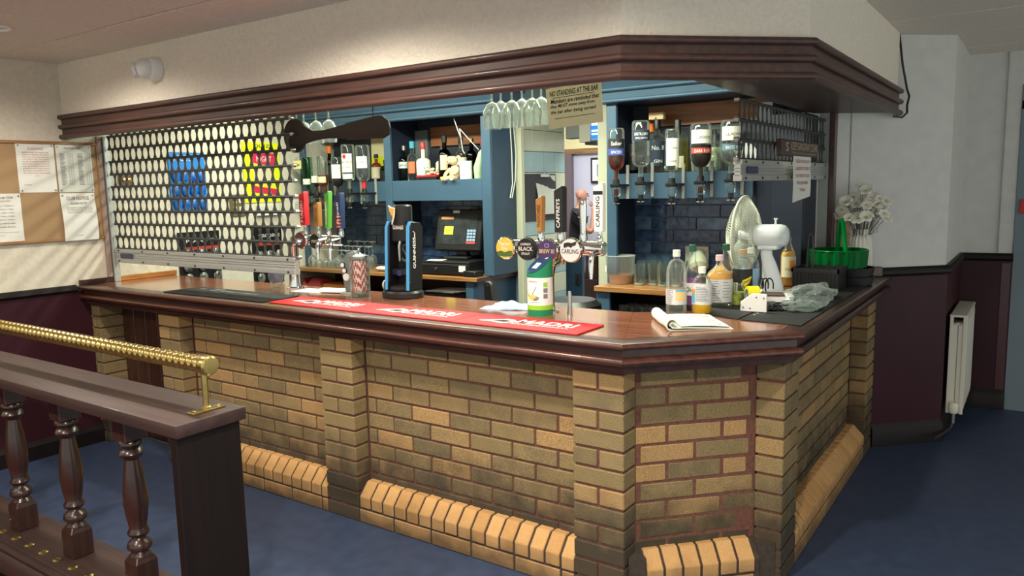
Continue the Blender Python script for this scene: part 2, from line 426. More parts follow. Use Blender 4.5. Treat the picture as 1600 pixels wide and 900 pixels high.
# pier C: front faces -y, side faces +x
for k in range(1, 13):
    if k % 2:
        put(0.1025,0.108,0.451,0.452,k,PI/2); put(0.1025,0.1,0.451,0.5645,k,PI/2)
    else: put(0.215,0.108,0.451,0.452,k,PI/2)
for k in range(1, 13):   # middle pier
    if k % 2:
        put(0.1025,0.088,-1.619,0,k,0); put(0.1025,0.088,-1.5065,0,k,0)
    else: put(0.215,0.088,-1.619,0,k,0)
run((-1.404,0.088), 0, 1.189, (0.008,0.045), (0.008,0.155), PAN)
run((0.36,0.667), PI/2, 1.469, (0.004,0.10), (0.004,0.20), PAN)
run((-2.785,0.088), 0, 1.166, (0.005,0.10), (0.005,0.215), PAN)
for k in range(1, 13):   # far end pier of the side run
    if k % 2 == 0:
        put(0.1025,0.091,0.451,2.136,k,PI/2); put(0.1025,0.091,0.451,2.2485,k,PI/2)
    else: put(0.215,0.091,0.451,2.136,k,PI/2)
for k in range(1, 13):   # pier right of the flap door
    if k % 2 == 0:
        put(0.0975,0.088,-2.99,0,k,0); put(0.0925,0.088,-2.8825,0,k,0)
    else: put(0.20,0.088,-2.99,0,k,0)
for k in range(1, 13):   # pier against the left wall
    if k % 2: put(0.1,0.15,-3.75,0,k,0)
    else: put(0.035,0.15,-3.75,0,k,0); put(0.06,0.15,-3.71,0,k,0)
bm_cache = {}
def brick_mesh(L, D):
    if (L,D) not in bm_cache:
        bm_cache[(L,D)] = MB().box(0,L,0,D,0,0.065).mesh('brick', M_brick, 0, 0.0035)
    return bm_cache[(L,D)]
for i, (L,D,x,y,k,a) in enumerate(BR[:298]):
    o = link('brick', brick_mesh(L,D), bar, (x,y,zc(k)), (0,0,a+random.uniform(-1,1)*0.003))
rest = MB()
for (L,D,x,y,k,a) in BR[298:]:
    n = len(rest.v); rest.box(0,L,0,D,0,0.065); rest.xf(Matrix.Translation((x,y,zc(k))) @ Matrix.Rotation(a,4,'Z'), n)
if rest.v: stuff(rest.obj('far_brick_courses', M_brick, bar, smooth=0, bev=0.003))
# mortar beds, 8 mm behind the brick faces
mo = MB()
mo.box(-2.82,0.0,0.096,0.2,0,0.93); mo.box(0.30,0.352,0.56,2.3,0,0.93)
mo.prism([(-0.02,0.098),(0.0,0.106),(0.341,0.458),(0.352,0.66),(0.2,0.66),(-0.15,0.2)],0,0.93)
mo.box(-0.208,-0.008,0.008,0.15,0,0.93); mo.box(-1.611,-1.412,0.008,0.15,0,0.93); mo.box(-2.982,-2.798,0.008,0.15,0,0.93)
mo.box(-3.75,-3.658,0.008,0.16,0,0.93); mo.box(0.352,0.443,0.460,0.66,0,0.93); mo.box(0.352,0.443,2.144,2.38,0,0.93)
mo.obj('mortar_bed', M_mortar, bar, smooth=0)
# plinth: bevelled headers on edge over a course of stretchers
hp = [(0,0.075),(0,0.128),(0.055,0.188),(0.095,0.188),(0.095,0.075)]
hm = {}
def header(L, x, y, a):
    if L not in hm: hm[L] = MB().prism(hp,0,L,'yz').mesh('plinth_brick', M_plinth, 0, 0.003)
    link('plinth_brick', hm[L], bar, (x,y,random.uniform(-1,1)*0.0015), (0,0,a+random.uniform(-1,1)*0.006))
sm = {}
def skirtb(L, x, y, a):
    if L not in sm: sm[L] = MB().box(0,L,0,0.09,0.002,0.065).mesh('plinth_stretcher', M_plinth, 0, 0.003)
    link('plinth_stretcher', sm[L], bar, (x,y,0), (0,0,a))
pm = MB()
def plinth(x, y, a, total, ends=(0,0)):
    ux, uy = math.cos(a), math.sin(a); t = 0.012
    while t < total-0.02:
        L = round(min(0.064, total-t-0.004),3); header(L, x+ux*t, y+uy*t, a); t += 0.0745
    t = 0.006
    while t < total-0.03:
        L = round(min(0.215, total-t-0.004),3); skirtb(L, x+ux*t, y+uy*t, a); t += 0.225
    n = len(pm.v); pm.prism([(0.006,0),(0.006,0.125),(0.058,0.182),(0.10,0.182),(0.10,0)],0,total,'yz')
    pm.xf(Matrix.Translation((x,y,0)) @ Matrix.Rotation(a,4,'Z'), n)
plinth(-1.404,0,0,1.189); plinth(-2.79,0,0,1.171); plinth(0.451,0.667,PI/2,1.469)
a45 = math.atan2(0.452,0.451)
plinth(0.058,0.058,a45,0.47)
pm.prism([(0.004,0.03),(0.06,0.065),(0.0,0.12)],0,0.18); pm.prism([(0.38,0.40),(0.43,0.448),(0.33,0.448)],0,0.18)
pm.obj('plinth_mortar', mat('dark_mortar', S(62,52,44), 0.95, noise=0.2, scale=50), bar, smooth=0)
# flap door between the left piers
d2 = struct(MB().box(-3.65,-2.99,0.155,0.19,0.02,0.93).obj('door_2', M_mahz, smooth=0))
for i in range(5):
    MB().box(-3.645+i*0.131,-3.645+i*0.131+0.126,0.145,0.16,0.03,0.92).obj('door_board', M_mahz, d2, bev=0.004)

# ================================================================ counter
ctr = thing('bar_counter', 'long polished mahogany bar counter with moulded edge over the brick front', 'counter', (0,0,0))
def seg_sweep(name, prof, mats, parent, path=FRONT):
    """one mitred piece per straight run"""
    for i in range(len(path)-1):
        full = path
        mb = MB(); n = len(prof); vs = []
        for k in (i, i+1):
            for (o, z) in prof:
                q = offs(full, o)[k]; vs.append((q.x, q.y, z))
        fs = [(a, (a+1) % n, n+(a+1) % n, n+a) for a in range(n)] + [tuple(range(n)), tuple(range(n,2*n))[::-1]]
        mb.add(vs, fs); mb.obj(name, mats[i], parent, smooth=50)
seg_sweep('counter_nosing', bull(-0.02,0.075,0.998,1.022), (M_mah,M_mah,M_mahy), ctr)
seg_sweep('counter_fascia', [(0.0,0.962),(0.044,0.962),(0.044,1.0),(0.0,1.0)], (M_mahd,M_mahd,M_mahy), ctr)
seg_sweep('counter_moulding', bull(0.0,0.072,0.937,0.966), (M_mah,M_mah,M_mahy), ctr)
seg_sweep('counter_apron', [(0.0,0.903),(0.03,0.903),(0.034,0.94),(0.0,0.94)], (M_mahd,M_mahd,M_mahy), ctr)
q0 = offs(FRONT,-0.018)
MB().prism([(-3.75,0.018),(q0[1].x,q0[1].y),(-0.235,0.57),(-3.75,0.57)],0.98,1.022).obj('worktop', M_top, ctr, smooth=0)
MB().prism([(q0[1].x+0.001,q0[1].y),(q0[2].x,q0[2].y-0.001),(0.02,0.72),(-0.234,0.57)],0.98,1.022).obj('worktop', M_top, ctr, smooth=0)
MB().prism([(q0[2].x,q0[2].y),(0.433,2.352),(0.20,2.12),(0.172,1.785),(-0.095,1.785),(-0.095,0.79),(0.02,0.721)],0.98,1.022).obj('worktop', wood('counter_top_wood_y', S(140,86,60), S(104,60,42), 0.24, 1, 0.5), ctr, smooth=0)
MB().box(-3.74,-0.24,0.50,0.55,0.90,0.98).obj('rear_rail', M_darkwood, ctr, smooth=0)
for y0, y1, mm in ((-0.06,0.17,M_mahy),(0.20,0.60,M_litwood)):  # inner upstand brighter orange: the bar's light put into its wood colour
    MB().box(-3.75,-3.73,y0,y1,1.022,1.055).obj('upstand', mm, ctr, smooth=0, bev=0.003)

# ================================================================ pelmet over the bar
pel = thing('bar_pelmet', 'dark wooden pelmet with three rounded mouldings running round above the bar', 'pelmet', (0,0,0))
PM = (M_pelm, M_pelm, M_pelmy)
for z0, z1 in ((2.043,2.07),(1.985,2.011),(1.925,1.952)):
    seg_sweep('pelmet_nosing', bull(0.061,0.094,z0,z1), PM, pel)
for z0, z1 in ((2.008,2.046),(1.95,1.988)):
    seg_sweep('pelmet_board', [(0.061,z0),(0.07,z0),(0.07,z1),(0.061,z1)], PM, pel)
MB().prism([(-3.74,-0.062),(0.026,-0.062),(0.03,0.06),(-3.74,0.06)],1.955,1.97).obj('pelmet_soffit', M_soff, pel, smooth=0)
MB().prism([(0.027,-0.062),(0.513,0.427),(0.513,2.39),(0.14,2.06),(0.16,0.25),(0.031,0.06)],1.942,1.957).obj('pelmet_soffit', M_darkwood, pel, smooth=0)

# ceiling downlight fittings
for i, (x, y, k) in enumerate(DOWN):
    d = thing('ceiling_downlight', 'glowing recessed downlight in the white tiled ceiling above the railing' if i == 0 else 'recessed ceiling downlight out of view, '+('','above the middle brick pier','above the corner pier of the bar','behind the camera over the left end','behind the camera over the middle','behind the camera on the right')[i], 'light', (x, y, 2.372), group='ceiling downlights')
    MB().ring((0,0,-0.004),0.055,0.009,20,6).obj('bezel', M_white, d)
    MB().lathe([(0,0.0),(0.046,0.0),(0.046,0.004),(0,0.004)],20).obj('glowing_disc', mat('lamp_glow', S(255,236,205), 0.5, emit=9), d)
# ================================================================ behind the bar: walls, passage and the room beyond
M_ntile = mat('navy_glazed_tile', S(66,94,134), 0.16, noise=0.5, scale=16, bump=0.35, col2=S(34,50,74))
M_ntile2 = mat('blue_glazed_tile', S(96,130,166), 0.14, noise=0.5, scale=13, bump=0.35, col2=S(50,72,104))
M_grout = mat('grey_grout', S(136,152,164), 0.9)
M_bt = mat('pale_blue_tile', S(160,190,196), 0.22, noise=0.05, scale=8, bump=0.05)
M_ct = mat('cream_tile', S(212,214,190), 0.22, noise=0.04, scale=8, bump=0.05)
M_bandc = mat('bar_cream_wall', S(214,214,196), 0.6, noise=0.03, scale=20)
wr = struct(MB().box(-3.75,-1.85,2.105,2.2,0,2.385).obj('wall_rear', M_grout, smooth=0))
wr2 = struct(MB().box(-1.0,0.2,2.105,2.2,0,2.02).obj('wall_rear', M_grout, smooth=0))
tmesh = [MB().box(0,0.298,0,0.012,0,0.074).mesh('navy_tile', mm, 0, 0.0025) for mm in (M_ntile, M_ntile2)]
thalf = [MB().box(0,0.147,0,0.012,0,0.074).mesh('navy_tile', mm, 0, 0.0025) for mm in (M_ntile, M_ntile2)]
for root, x0, x1, n in ((wr,-3.72,-1.86,7), (wr2,-0.99,0.05,8)):
    for k in range(n):
        x = x0 + (0 if k % 2 else -0.15)
        while x < x1-0.05:
            full = x >= x0-0.001 and x+0.298 <= x1
            src = random.choice(tmesh[:1]*3+tmesh[1:]) if full else random.choice(thalf)
            xx = x if x >= x0-0.001 else x+0.151
            if xx+0.147 <= x1+0.02:
                t = link('navy_tile', src, root, (xx, 2.094, 0.978+0.078*k)); t.rotation_euler = (random.uniform(-1,1)*0.012, 0, random.uniform(-1,1)*0.006)
            x += 0.302
wp = struct(MB().box(-1.97,-1.842,2.20,2.70,0,2.385).obj('wall_passage', M_grout, smooth=0))
for k in range(-10, 6):
    mt_ = M_bt if k in (4,1,-2,-4,-6,-7,-9) else M_ct
    me = MB().box(0,0.012,0,0.148,0,0.148).mesh('wall_tile', mt_, 0, 0.002)
    for j in range(-1, 4):
        y0 = 2.095+0.1515*j
        if y0 < 2.05 or y0 > 2.6: continue
        link('wall_tile', me, wp, (-1.842, y0, 1.676+0.1515*(k-1)))
struct(MB().box(-1.85,-1.80,2.052,2.094,0.0,2.03).obj('trim_8', M_trimc, smooth=0, bev=0.004))
struct(MB().box(-1.262,-1.19,2.17,2.25,0.0,2.385).obj('trim_9', M_trimc, smooth=0, bev=0.004))
wo = struct(MB().box(-1.83,-1.0,2.72,2.8,1.93,2.385).obj('wall_passage_end', M_grout, smooth=0))
gt = MB().box(0,0.148,0,0.012,0,0.148).mesh('wall_tile', mat('grey_tile', S(176,180,178), 0.25), 0, 0.002)
for i in range(5):
    for j in range(3): link('wall_tile', gt, wo, (-1.82+0.1515*i, 2.706, 1.935+0.1515*j))
hd = thing('half_door', 'navy painted half door with a latch at the passage end', 'door', (-1.905,2.82,0))
MB().box(0,0.15,0,0.04,0.01,1.02).obj('door_leaf', M_navy, hd, bev=0.004)
MB().box(0.10,0.135,-0.03,0,0.80,0.88).box(0.112,0.124,-0.05,-0.03,0.82,0.86).obj('latch', M_blk, hd, bev=0.003)
# room beyond
M_lav = mat('lavender_wall', S(196,196,206), 0.7)
fw = struct(MB().box(-7,-2.5,6.9,7.0,-0.1,2.02).obj('wall_far', M_lav, smooth=0))
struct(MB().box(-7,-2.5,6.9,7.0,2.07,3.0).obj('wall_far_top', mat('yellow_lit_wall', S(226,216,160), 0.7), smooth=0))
struct(MB().box(-7,-2.5,6.84,7.0,2.0,2.07).obj('trim_10', wood('lintel_wood', S(150,112,66), S(116,84,48), 0.5), smooth=0))
struct(MB().box(-4.6,-4.17,6.82,6.9,-0.08,2.0).obj('trim_11', mat('taupe_panel', S(112,98,100), 0.7), smooth=0))
cab = thing('low_cabinet', 'dark brown panelled low cabinet against the far lavender wall', 'cabinet', (-4.03,6.74,-0.08))
MB().box(0,1.0,0,0.15,0,0.73).obj('carcass', M_darkwood, cab, bev=0.006)
for i in range(2):
    MB().box(0.03+i*0.3,0.30+i*0.3,-0.02,0,0.05,0.38).box(0.03+i*0.3,0.30+i*0.3,-0.02,0,0.40,0.70).obj('door_panel', M_darkwood, cab, bev=0.008)
pf = thing('framed_picture', 'small black framed print with white mount on the far wall', 'picture', (-3.89,6.9,1.6))
MB().box(0,0.36,-0.03,-0.002,0,0.34).obj('frame', M_blk, pf, bev=0.004)
MB().box(0.03,0.33,-0.036,-0.03,0.03,0.31).obj('mount', M_paper, pf)
MB().box(0.10,0.26,-0.039,-0.036,0.09,0.25).obj('print', mat('grey_print', S(130,138,150), 0.8, noise=0.3, scale=30), pf)
mon = thing('wall_monitor', 'small monitor showing a bright blue screen high in the passage', 'monitor', (-1.5,2.5,1.895))
MB().box(-0.09,0.0,0.0,0.14,-0.01,0.14).obj('box', M_offw, mon, bev=0.004)
MB().box(0,0.16,0.02,0.06,0.0,0.135).obj('case', M_white, mon, bev=0.004)
MB().box(0.004,0.156,0.016,0.02,0.008,0.128).obj('screen', mat('blue_screen', S(30,110,225), 0.3, emit=1.6), mon)
ws = MB()
for z in (0.038,0.062,0.105,0.118): ws.box(0.006,0.154,0.0145,0.016,z,z+0.012)
ws.obj('screen_line', mat('screen_white', S(220,235,250), 0.3, emit=1.6), mon)
MB().box(-0.04,0.05,0.0,0.16,-0.03,-0.008).obj('bracket', M_blk, mon)

# ================================================================ back bar units
def upright(mb, x0, x1, y0, y1, z0, z1): return mb.box(x0,x1,y0,y1,z0,z1)
bu = thing('back_bar_unit', 'long slate blue back bar with bottle shelf, till bay and wooden worktop', 'back bar', (0,0,0))
for x0, x1 in ((-3.748,-3.69),(-2.817,-2.753),(-1.922,-1.847)):
    MB().box(x0,x1,1.75,1.775,0.975,2.10).obj('upright', M_blue, bu, bev=0.003)
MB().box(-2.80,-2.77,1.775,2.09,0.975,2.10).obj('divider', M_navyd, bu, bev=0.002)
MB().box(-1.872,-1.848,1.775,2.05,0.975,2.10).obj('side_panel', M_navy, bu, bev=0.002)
for x0, x1 in ((-3.69,-2.817),(-2.753,-1.922)):
    MB().box(x0,x1,1.755,1.775,1.489,1.638).obj('shelf_fascia', M_blue, bu, bev=0.003)
    MB().box(x0,x1,1.775,2.09,1.60,1.62).obj('shelf', M_navy, bu)
    MB().box(x0,x1,2.07,2.09,1.62,2.10).obj('back_panel', mat('dark_navy_board', S(34,40,54), 0.6), bu)
MB().box(-3.748,-1.848,1.775,2.09,2.085,2.105).obj('top_board', M_navy, bu)
PB = [(-3.745,1.752),(-1.847,1.752),(-1.847,2.05)]
for prof in (bull(-0.01,0.05,2.062,2.086), [(-0.01,2.083),(0.03,2.083),(0.036,2.128),(-0.01,2.128)], bull(-0.01,0.066,2.126,2.15), [(-0.01,2.148),(0.05,2.148),(0.075,2.21),(-0.01,2.21)], bull(-0.01,0.095,2.208,2.232)):
    sweep(PB, prof).obj('cornice', M_blue, bu, smooth=50)
MB().box(-2.85,-2.846,1.684,1.69,2.085,2.225).obj('cornice_joint', M_blkm, bu)
MB().box(-3.745,-1.89,1.62,2.095,0.945,0.973).obj('worktop', M_oak, bu, bev=0.003)
MB().box(-1.889,-1.872,1.62,2.20,0.945,0.973).obj('worktop_edge', M_darkwood, bu, bev=0.002)
MB().box(-1.935,-1.90,1.64,2.19,0.0,0.945).obj('base_side', M_navy, bu, bev=0.003)
MB().box(-2.0,-1.935,1.64,1.665,0.0,0.945).obj('base_upright', M_blue, bu, bev=0.003)
MB().box(-3.74,-1.94,2.06,2.09,0.0,0.945).obj('base_back', M_darkwood, bu)
MB().box(-3.74,-1.94,1.68,2.06,0.70,0.72).obj('base_shelf', M_darkwood, bu)
MB().box(-2.61,-2.14,2.045,2.07,1.89,2.03).obj('hatch_board', wood('hatch_wood', S(150,92,52), S(120,70,40), 0.45), bu)
MB().box(-2.78,-2.65,2.05,2.07,1.66,2.015).obj('mirror_panel', mat('dull_grey_panel', S(120,124,124), 0.3), bu)
b2 = thing('side_back_bar_unit', 'short slate blue back bar with optics rail beside the passage', 'back bar', (0,0,0))
MB().box(-0.976,-0.911,1.75,1.775,0.975,2.08).obj('upright', M_blue, b2, bev=0.003)
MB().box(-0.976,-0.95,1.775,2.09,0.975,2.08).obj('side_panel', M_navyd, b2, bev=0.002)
MB().box(-0.911,-0.09,1.755,1.775,1.489,1.64).obj('shelf_fascia', M_blue, b2, bev=0.003)
MB().box(-0.95,-0.09,1.775,2.09,1.62,1.64).obj('shelf', M_navy, b2)
MB().box(-0.95,0.12,2.07,2.09,1.64,2.08).obj('back_panel', mat('dark_navy_board', S(34,40,54), 0.6), b2)
MB().box(-0.835,-0.10,2.045,2.07,1.926,2.05).obj('hatch_board', MATS['hatch_wood'], b2)
MB().box(-0.976,0.05,1.775,2.09,2.06,2.08).obj('top_board', M_navy, b2)
PB2 = [(-0.976,2.05),(-0.976,1.752),(0.1,1.752)]
for prof in (bull(-0.01,0.05,2.056,2.08), [(-0.01,2.078),(0.028,2.078),(0.034,2.122),(-0.01,2.122)], bull(-0.01,0.06,2.12,2.144), [(-0.01,2.142),(0.04,2.142),(0.07,2.21),(-0.01,2.21)]):
    sweep(PB2, prof).obj('cornice', M_blue, b2, smooth=50)
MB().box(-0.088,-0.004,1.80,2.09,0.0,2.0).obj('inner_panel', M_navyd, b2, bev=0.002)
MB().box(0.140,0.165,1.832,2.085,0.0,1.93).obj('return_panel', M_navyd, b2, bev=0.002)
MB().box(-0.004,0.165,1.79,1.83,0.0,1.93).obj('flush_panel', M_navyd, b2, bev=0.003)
MB().box(-1.0,-0.10,1.62,2.09,0.938,0.970).obj('worktop', M_litwood if False else M_oak, b2, bev=0.003)
MB().box(-0.995,-0.905,1.64,1.665,0.0,0.938).obj('base_upright', M_blue, b2, bev=0.003)
MB().box(-0.995,-0.97,1.665,2.09,0.0,0.938).obj('base_side', M_navy, b2)
MB().box(-0.97,-0.09,2.03,2.06,0.0,0.938).obj('base_back', M_darkwood, b2)
MB().box(-0.97,-0.09,1.68,2.03,0.77,0.79).obj('base_shelf', M_darkwood, b2)

# ================================================================ shutters
LINK = [(-0.0180,0.0),(0.0180,0.0),(0.0160,0.012),(0.0085,0.027),(0.0065,0.0393),(0.0085,0.0516),(0.0160,0.0666),(0.0180,0.0786),(-0.0180,0.0786),(-0.0160,0.0666),(-0.0085,0.0516),(-0.0065,0.0393),(-0.0085,0.027),(-0.0160,0.012)]
lk = MB().prism(LINK,-0.0015,0.0015,'xz').mesh('grille_link', M_link, 0)
def shutter(name, label, L, zr, rail_h, rows, n, loc, rz, top, free=1):
    t = thing(name, label, 'shutter', loc, rz)
    p = L/n
    MB().box(0,L,-0.018,0.018,0,0.026).box(0,L,-0.018,0.018,0.066,0.088).box(0,L,-0.013,0.013,0.02,0.07).box(0,L,-0.016,0.016,0.036,0.042).box(0,L,-0.016,0.016,0.048,0.054).obj('bottom_rail', M_alu, t, bev=0.002)
    sc = MB()
    for i in range(7):
        for z in (0.012,0.078): sc.lathe([(0.006,-0.0215),(0.0045,-0.018)],8,(0.05+i*(L-0.1)/6,0,z),1)
    sc.obj('screw', M_blk, t)
    lb = MB().box(0.07,0.21,-0.0205,-0.018,0.03,0.06).obj('maker_plate', mat('blue_plate', S(44,54,88), 0.4), t, bev=0.002)
    for k in range(rows+1):
        z = 0.088+0.0786*k
        if z > top: break
        mb = MB().tube([(-0.012*(free<0),0,z),(L+0.012*(free>0),0,z)],0.0075,8)
        r = mb.obj('grille_rod', M_link, t)
        e = MB().lathe([(0.0,-0.012),(0.004,-0.012),(0.005,-0.010),(0.0105,-0.009),(0.0105,0.008),(0,0.009)],12,(L+0.02 if free > 0 else -0.02,0,z),1).obj('rod_roller', M_steel, t)
        if k < rows and z+0.0786 < top+0.03:
            h = 0.5*p if k % 2 else 0
            for i in range(n):
                x = p*0.5+i*p+h-p*0.25
                if x > L-0.01: continue
                o = link('grille_link', lk, t, (x, 0, z)); o.scale = (p/0.0672,1,1)
    return t
s1_ = shutter('bar_shutter', 'half lowered metal grille shutter over the left part of the bar', 1.742, 1.149, 0.088, 11, 26, (-3.695,0.174,1.150), 0, 0.86)
s2_ = shutter('side_bar_shutter', 'raised metal grille shutter above the side counter', 1.47, 1.583, 0.088, 6, 24, (0.195,0.635,1.580), PI/2, 0.36, -1)
struct(MB().box(-3.75,-3.712,0.155,0.195,1.022,1.95).obj('trim_12', M_alu, smooth=0, bev=0.003))
struct(MB().box(-3.75,-3.725,0.122,0.150,1.056,1.95).obj('trim_13', mat('dull_pink_trim', S(150,128,118), 0.6), smooth=0, bev=0.003))
struct(MB().box(0.165,0.225,2.10,2.135,1.022,1.97).obj('trim_14', M_alu, smooth=0, bev=0.003))
struct(MB().box(0.225,0.255,2.09,2.145,1.022,2.02).obj('trim_15', M_mahz, smooth=0, bev=0.003))
# ================================================================ bottles, optics and glassware
G_clear = glass('clear_glass', (0.95,0.98,0.96), 0.75, 0.04, haze=0.06)
G_stem = glass('hazed_stemware', (0.96,0.98,0.96), 0.75, 0.04, haze=0.14)
G_green = glass('green_glass', (0.12,0.45,0.26), 0.7, 0.04, haze=0.03)
G_dark = glass('dark_glass', (0.10,0.07,0.05), 0.7, 0.05, haze=0.0)
G_pet = glass('clear_pet', (0.96,0.98,0.97), 0.65, 0.08, haze=0.07)
def liquid(name, c, rough=0.08, tr=0.55):
    if name in MATS: return MATS[name]
    if tr >= 0.3: return glass(name, tuple(min(1,v*1.35) for v in c[:3]), 0.5, 0.05, haze=0.035, rim=0.7)
    M = mat(name, c, rough); M.node_tree.nodes['Principled BSDF'].inputs['Transmission Weight'].default_value = tr
    M.node_tree.nodes['Principled BSDF'].inputs['IOR'].default_value = 1.2
    return M
L_amber = liquid('amber_spirit', S(206,104,24)); L_dark = liquid('dark_rum', S(96,26,18), tr=0.4); L_clear = liquid('clear_spirit', S(232,238,232), tr=0.95)
L_orange = liquid('orange_spirit', S(238,150,30)); L_red = liquid('red_spirit', S(170,30,30)); L_copper = liquid('copper_spirit', S(176,110,70))
def bprof(H, R, rn, hs, hn, kind='round'):
    """outer bottle profile: body radius R to height hs, shoulder to the neck rn at hn, mouth at H"""
    p = [(0,0.003),(R*0.86,0),(R,0.012),(R,hs)]
    for i in range(1,6):
        t = i/6.0
        p.append((rn+(R-rn)*(math.cos(t*PI/2) if kind == 'round' else (1+math.cos(t*PI))/2), hs+(hn-hs)*(math.sin(t*PI/2) if kind == 'round' else t)))
    p += [(rn,hn),(rn,H-0.006),(rn*1.12,H-0.005),(rn*1.12,H)]
    return p
def clipprof(p, z0, z1, dr=0.003):
    """the part of a profile between two heights, drawn in by dr - for liquids and labels"""
    def rad(z):
        for (r0,h0),(r1,h1) in zip(p[1:], p[2:]):
            if h0 <= z <= h1 and h1 > h0: return r0+(r1-r0)*(z-h0)/(h1-h0)
        return p[-1][0]
    zs = sorted(set([z0,z1]+[h for r,h in p if z0 < h < z1]))
    return [(max(rad(z)-dr,0.001), z) for z in zs]
def bottle(name, label, loc, H, R, rn=0.014, hs=None, hn=None, gm=None, lq=None, fill=(0,0.5), lab=None, labz=(0.1,0.2), arc=None,
           cap=None, caph=0.03, capr=None, inv=False, rz=0, kind='round', words=None, ink=None, lab2=None, lab2z=None, cat='bottle', group=None, face=-1.05, sq=1.0, wh=None):
    """H height, labels are sleeves on the side towards the drinkers; inverted bottles hang neck-down, loc is then the mouth"""
    hs = hs or H*0.58; hn = hn or H*0.76; gm = gm or G_clear
    P = bprof(H,R,rn,hs,hn,kind)
    t = thing(name, label, cat, loc, rz, group)
    flip = Matrix.Translation((0,0,H)) @ Matrix.Rotation(PI,4,'X') if inv else Matrix.Identity(4)
    sc = Matrix.Diagonal((1,sq,1,1))
    def fin(mb): return mb.xf(flip @ sc)
    fin(MB().lathe(P,20)).obj('glass_body', gm, t, smooth=50)
    if lq:
        a, b = fill[0]*H, fill[1]*H
        if inv: a, b = H-b, H-a
        a = max(a,0.005); b = min(b,H-0.008)
        fin(MB().lathe(clipprof(P,a,b,0.0025),16)).obj('liquid', lq, t, smooth=50)
    def sleeve(z0, z1, mt, nm, ang=2.4):
        Rr = R+0.0012; n = 14; vs = []; fs = []
        for i in range(n+1):
            th = face-ang/2+ang*i/n
            vs += [(Rr*math.cos(th),sq*Rr*math.sin(th),z0),(Rr*math.cos(th),sq*Rr*math.sin(th),z1)]
        for i in range(n): fs.append((2*i,2*i+2,2*i+3,2*i+1))
        MB().add(vs,fs).obj(nm, mt, t, smooth=50)
    if lab: sleeve(labz[0]*H, labz[1]*H, lab, 'label', arc or 2.4)
    if lab2: sleeve(lab2z[0]*H, lab2z[1]*H, lab2, 'lower_label', arc or 2.4)
    if words:
        for (s, zf, hf, im, wf) in words:
            w = wf*R
            text('lettering', s, im, t, (0,0,zf*H), (1,0,0), (0,0,1), w, hf*H, curve=(0,0,(R+0.0015)*1.0, face-w/R/2), depth=0.0006)
    if cap:
        cr = capr or rn*1.25
        fin(MB().lathe([(0,H-caph*0.55),(cr,H-caph*0.55),(cr,H+caph*0.4),(cr*0.9,H+caph*0.45),(0,H+caph*0.45)],14)).obj('cap', cap, t)
    return t
def optic(loc, tip, label, ymount):
    """wall optic: clamp bracket, collar, clear measure and black spout; loc is the bottle mouth"""
    t = thing('spirit_optic', label, 'optic', loc)
    d = ymount-loc[1]
    MB().box(-0.005+0.028,0.013+0.028,d-0.012,d,-0.10,0.10).obj('bracket', M_alu, t, bev=0.002)
    MB().box(-0.03,0.041,-0.006,d-0.01,-0.026,-0.012).lathe([(0,-0.03),(0.033,-0.03),(0.036,-0.024),(0.036,-0.012),(0.02,-0.008),(0.018,0.018),(0,0.018)],16).obj('collar', M_blk, t)
    MB().lathe([(0,-0.085),(0.020,-0.085),(0.027,-0.075),(0.027,-0.03),(0,-0.03)],16).obj('measure', G_clear, t, smooth=50)
    if tip: MB().lathe([(0,-0.078),(0.014,-0.078),(0.014,-0.04),(0,-0.04)],12).obj('measured_spirit', tip, t)
    MB().lathe([(0,-0.135),(0.006,-0.135),(0.006,-0.118),(0.014,-0.112),(0.016,-0.086),(0,-0.086)],12).obj('spout', M_blk, t)
    MB().box(-0.022,0.022,-0.004,0.004,-0.128,-0.122).obj('press_bar', M_steel, t)
    return t
lb_white = mat('white_label', S(226,224,212), 0.7); lb_navy = mat('navy_label', S(34,44,66), 0.6); lb_blue = mat('blue_label', S(48,70,140), 0.6)
lb_cream = mat('cream_label', S(214,204,170), 0.7); lb_red = mat('red_label', S(186,58,48), 0.6); lb_teal = mat('slate_label', S(74,104,120), 0.6)
lb_yel = mat('yellow_label', S(234,208,40), 0.6); lb_blk = mat('black_label', S(26,26,28), 0.6); lb_purp = mat('purple_label', S(110,60,120), 0.6)
W_ = M_white; K_ = M_ink
OY = 1.66
# --- five optics on the side unit
def hung(loc, *a, **k):
    tip = k.pop('tip', None); ol = k.pop('ol')
    bottle('spirit_bottle', a[0], loc, a[1], a[2], inv=True, **k)
    optic(loc, tip, ol, 1.755)
hung((-0.866,OY,1.590),'upturned amber spirit bottle with blue and black labels, nearest the doorway',0.312,0.049,hs=0.175,hn=0.24,lq=L_amber,fill=(0,0.5),lab=lb_blk,labz=(0.62,0.80),lab2=lb_blue,lab2z=(0.50,0.62),
     words=[('SPICED',0.53,0.05,W_,1.3),('Sailor',0.68,0.07,W_,1.3)],tip=L_amber,ol='optic under the amber bottle beside the doorway post')
hung((-0.708,OY,1.60),'upturned clear spirit bottle with a dark band label, second from the doorway',0.335,0.051,hs=0.22,hn=0.262,lq=L_clear,fill=(0,0.42),lab=lb_navy,labz=(0.66,0.84),words=[('DISTILLERY',0.75,0.045,W_,1.6),('SMALL BATCH',0.69,0.03,W_,1.4)],ol='optic under the clear bottle with the dark band label')
hung((-0.517,OY,1.588),'upturned slim clear bottle with a tall cream label',0.29,0.039,hs=0.19,hn=0.235,lq=L_clear,fill=(0,0.25),lab=lb_white,labz=(0.30,0.82),arc=2.0,words=[('BLANCO',0.36,0.045,K_,1.2),('London',0.62,0.04,K_,1.2)],ol='optic under the slim bottle with the cream label')
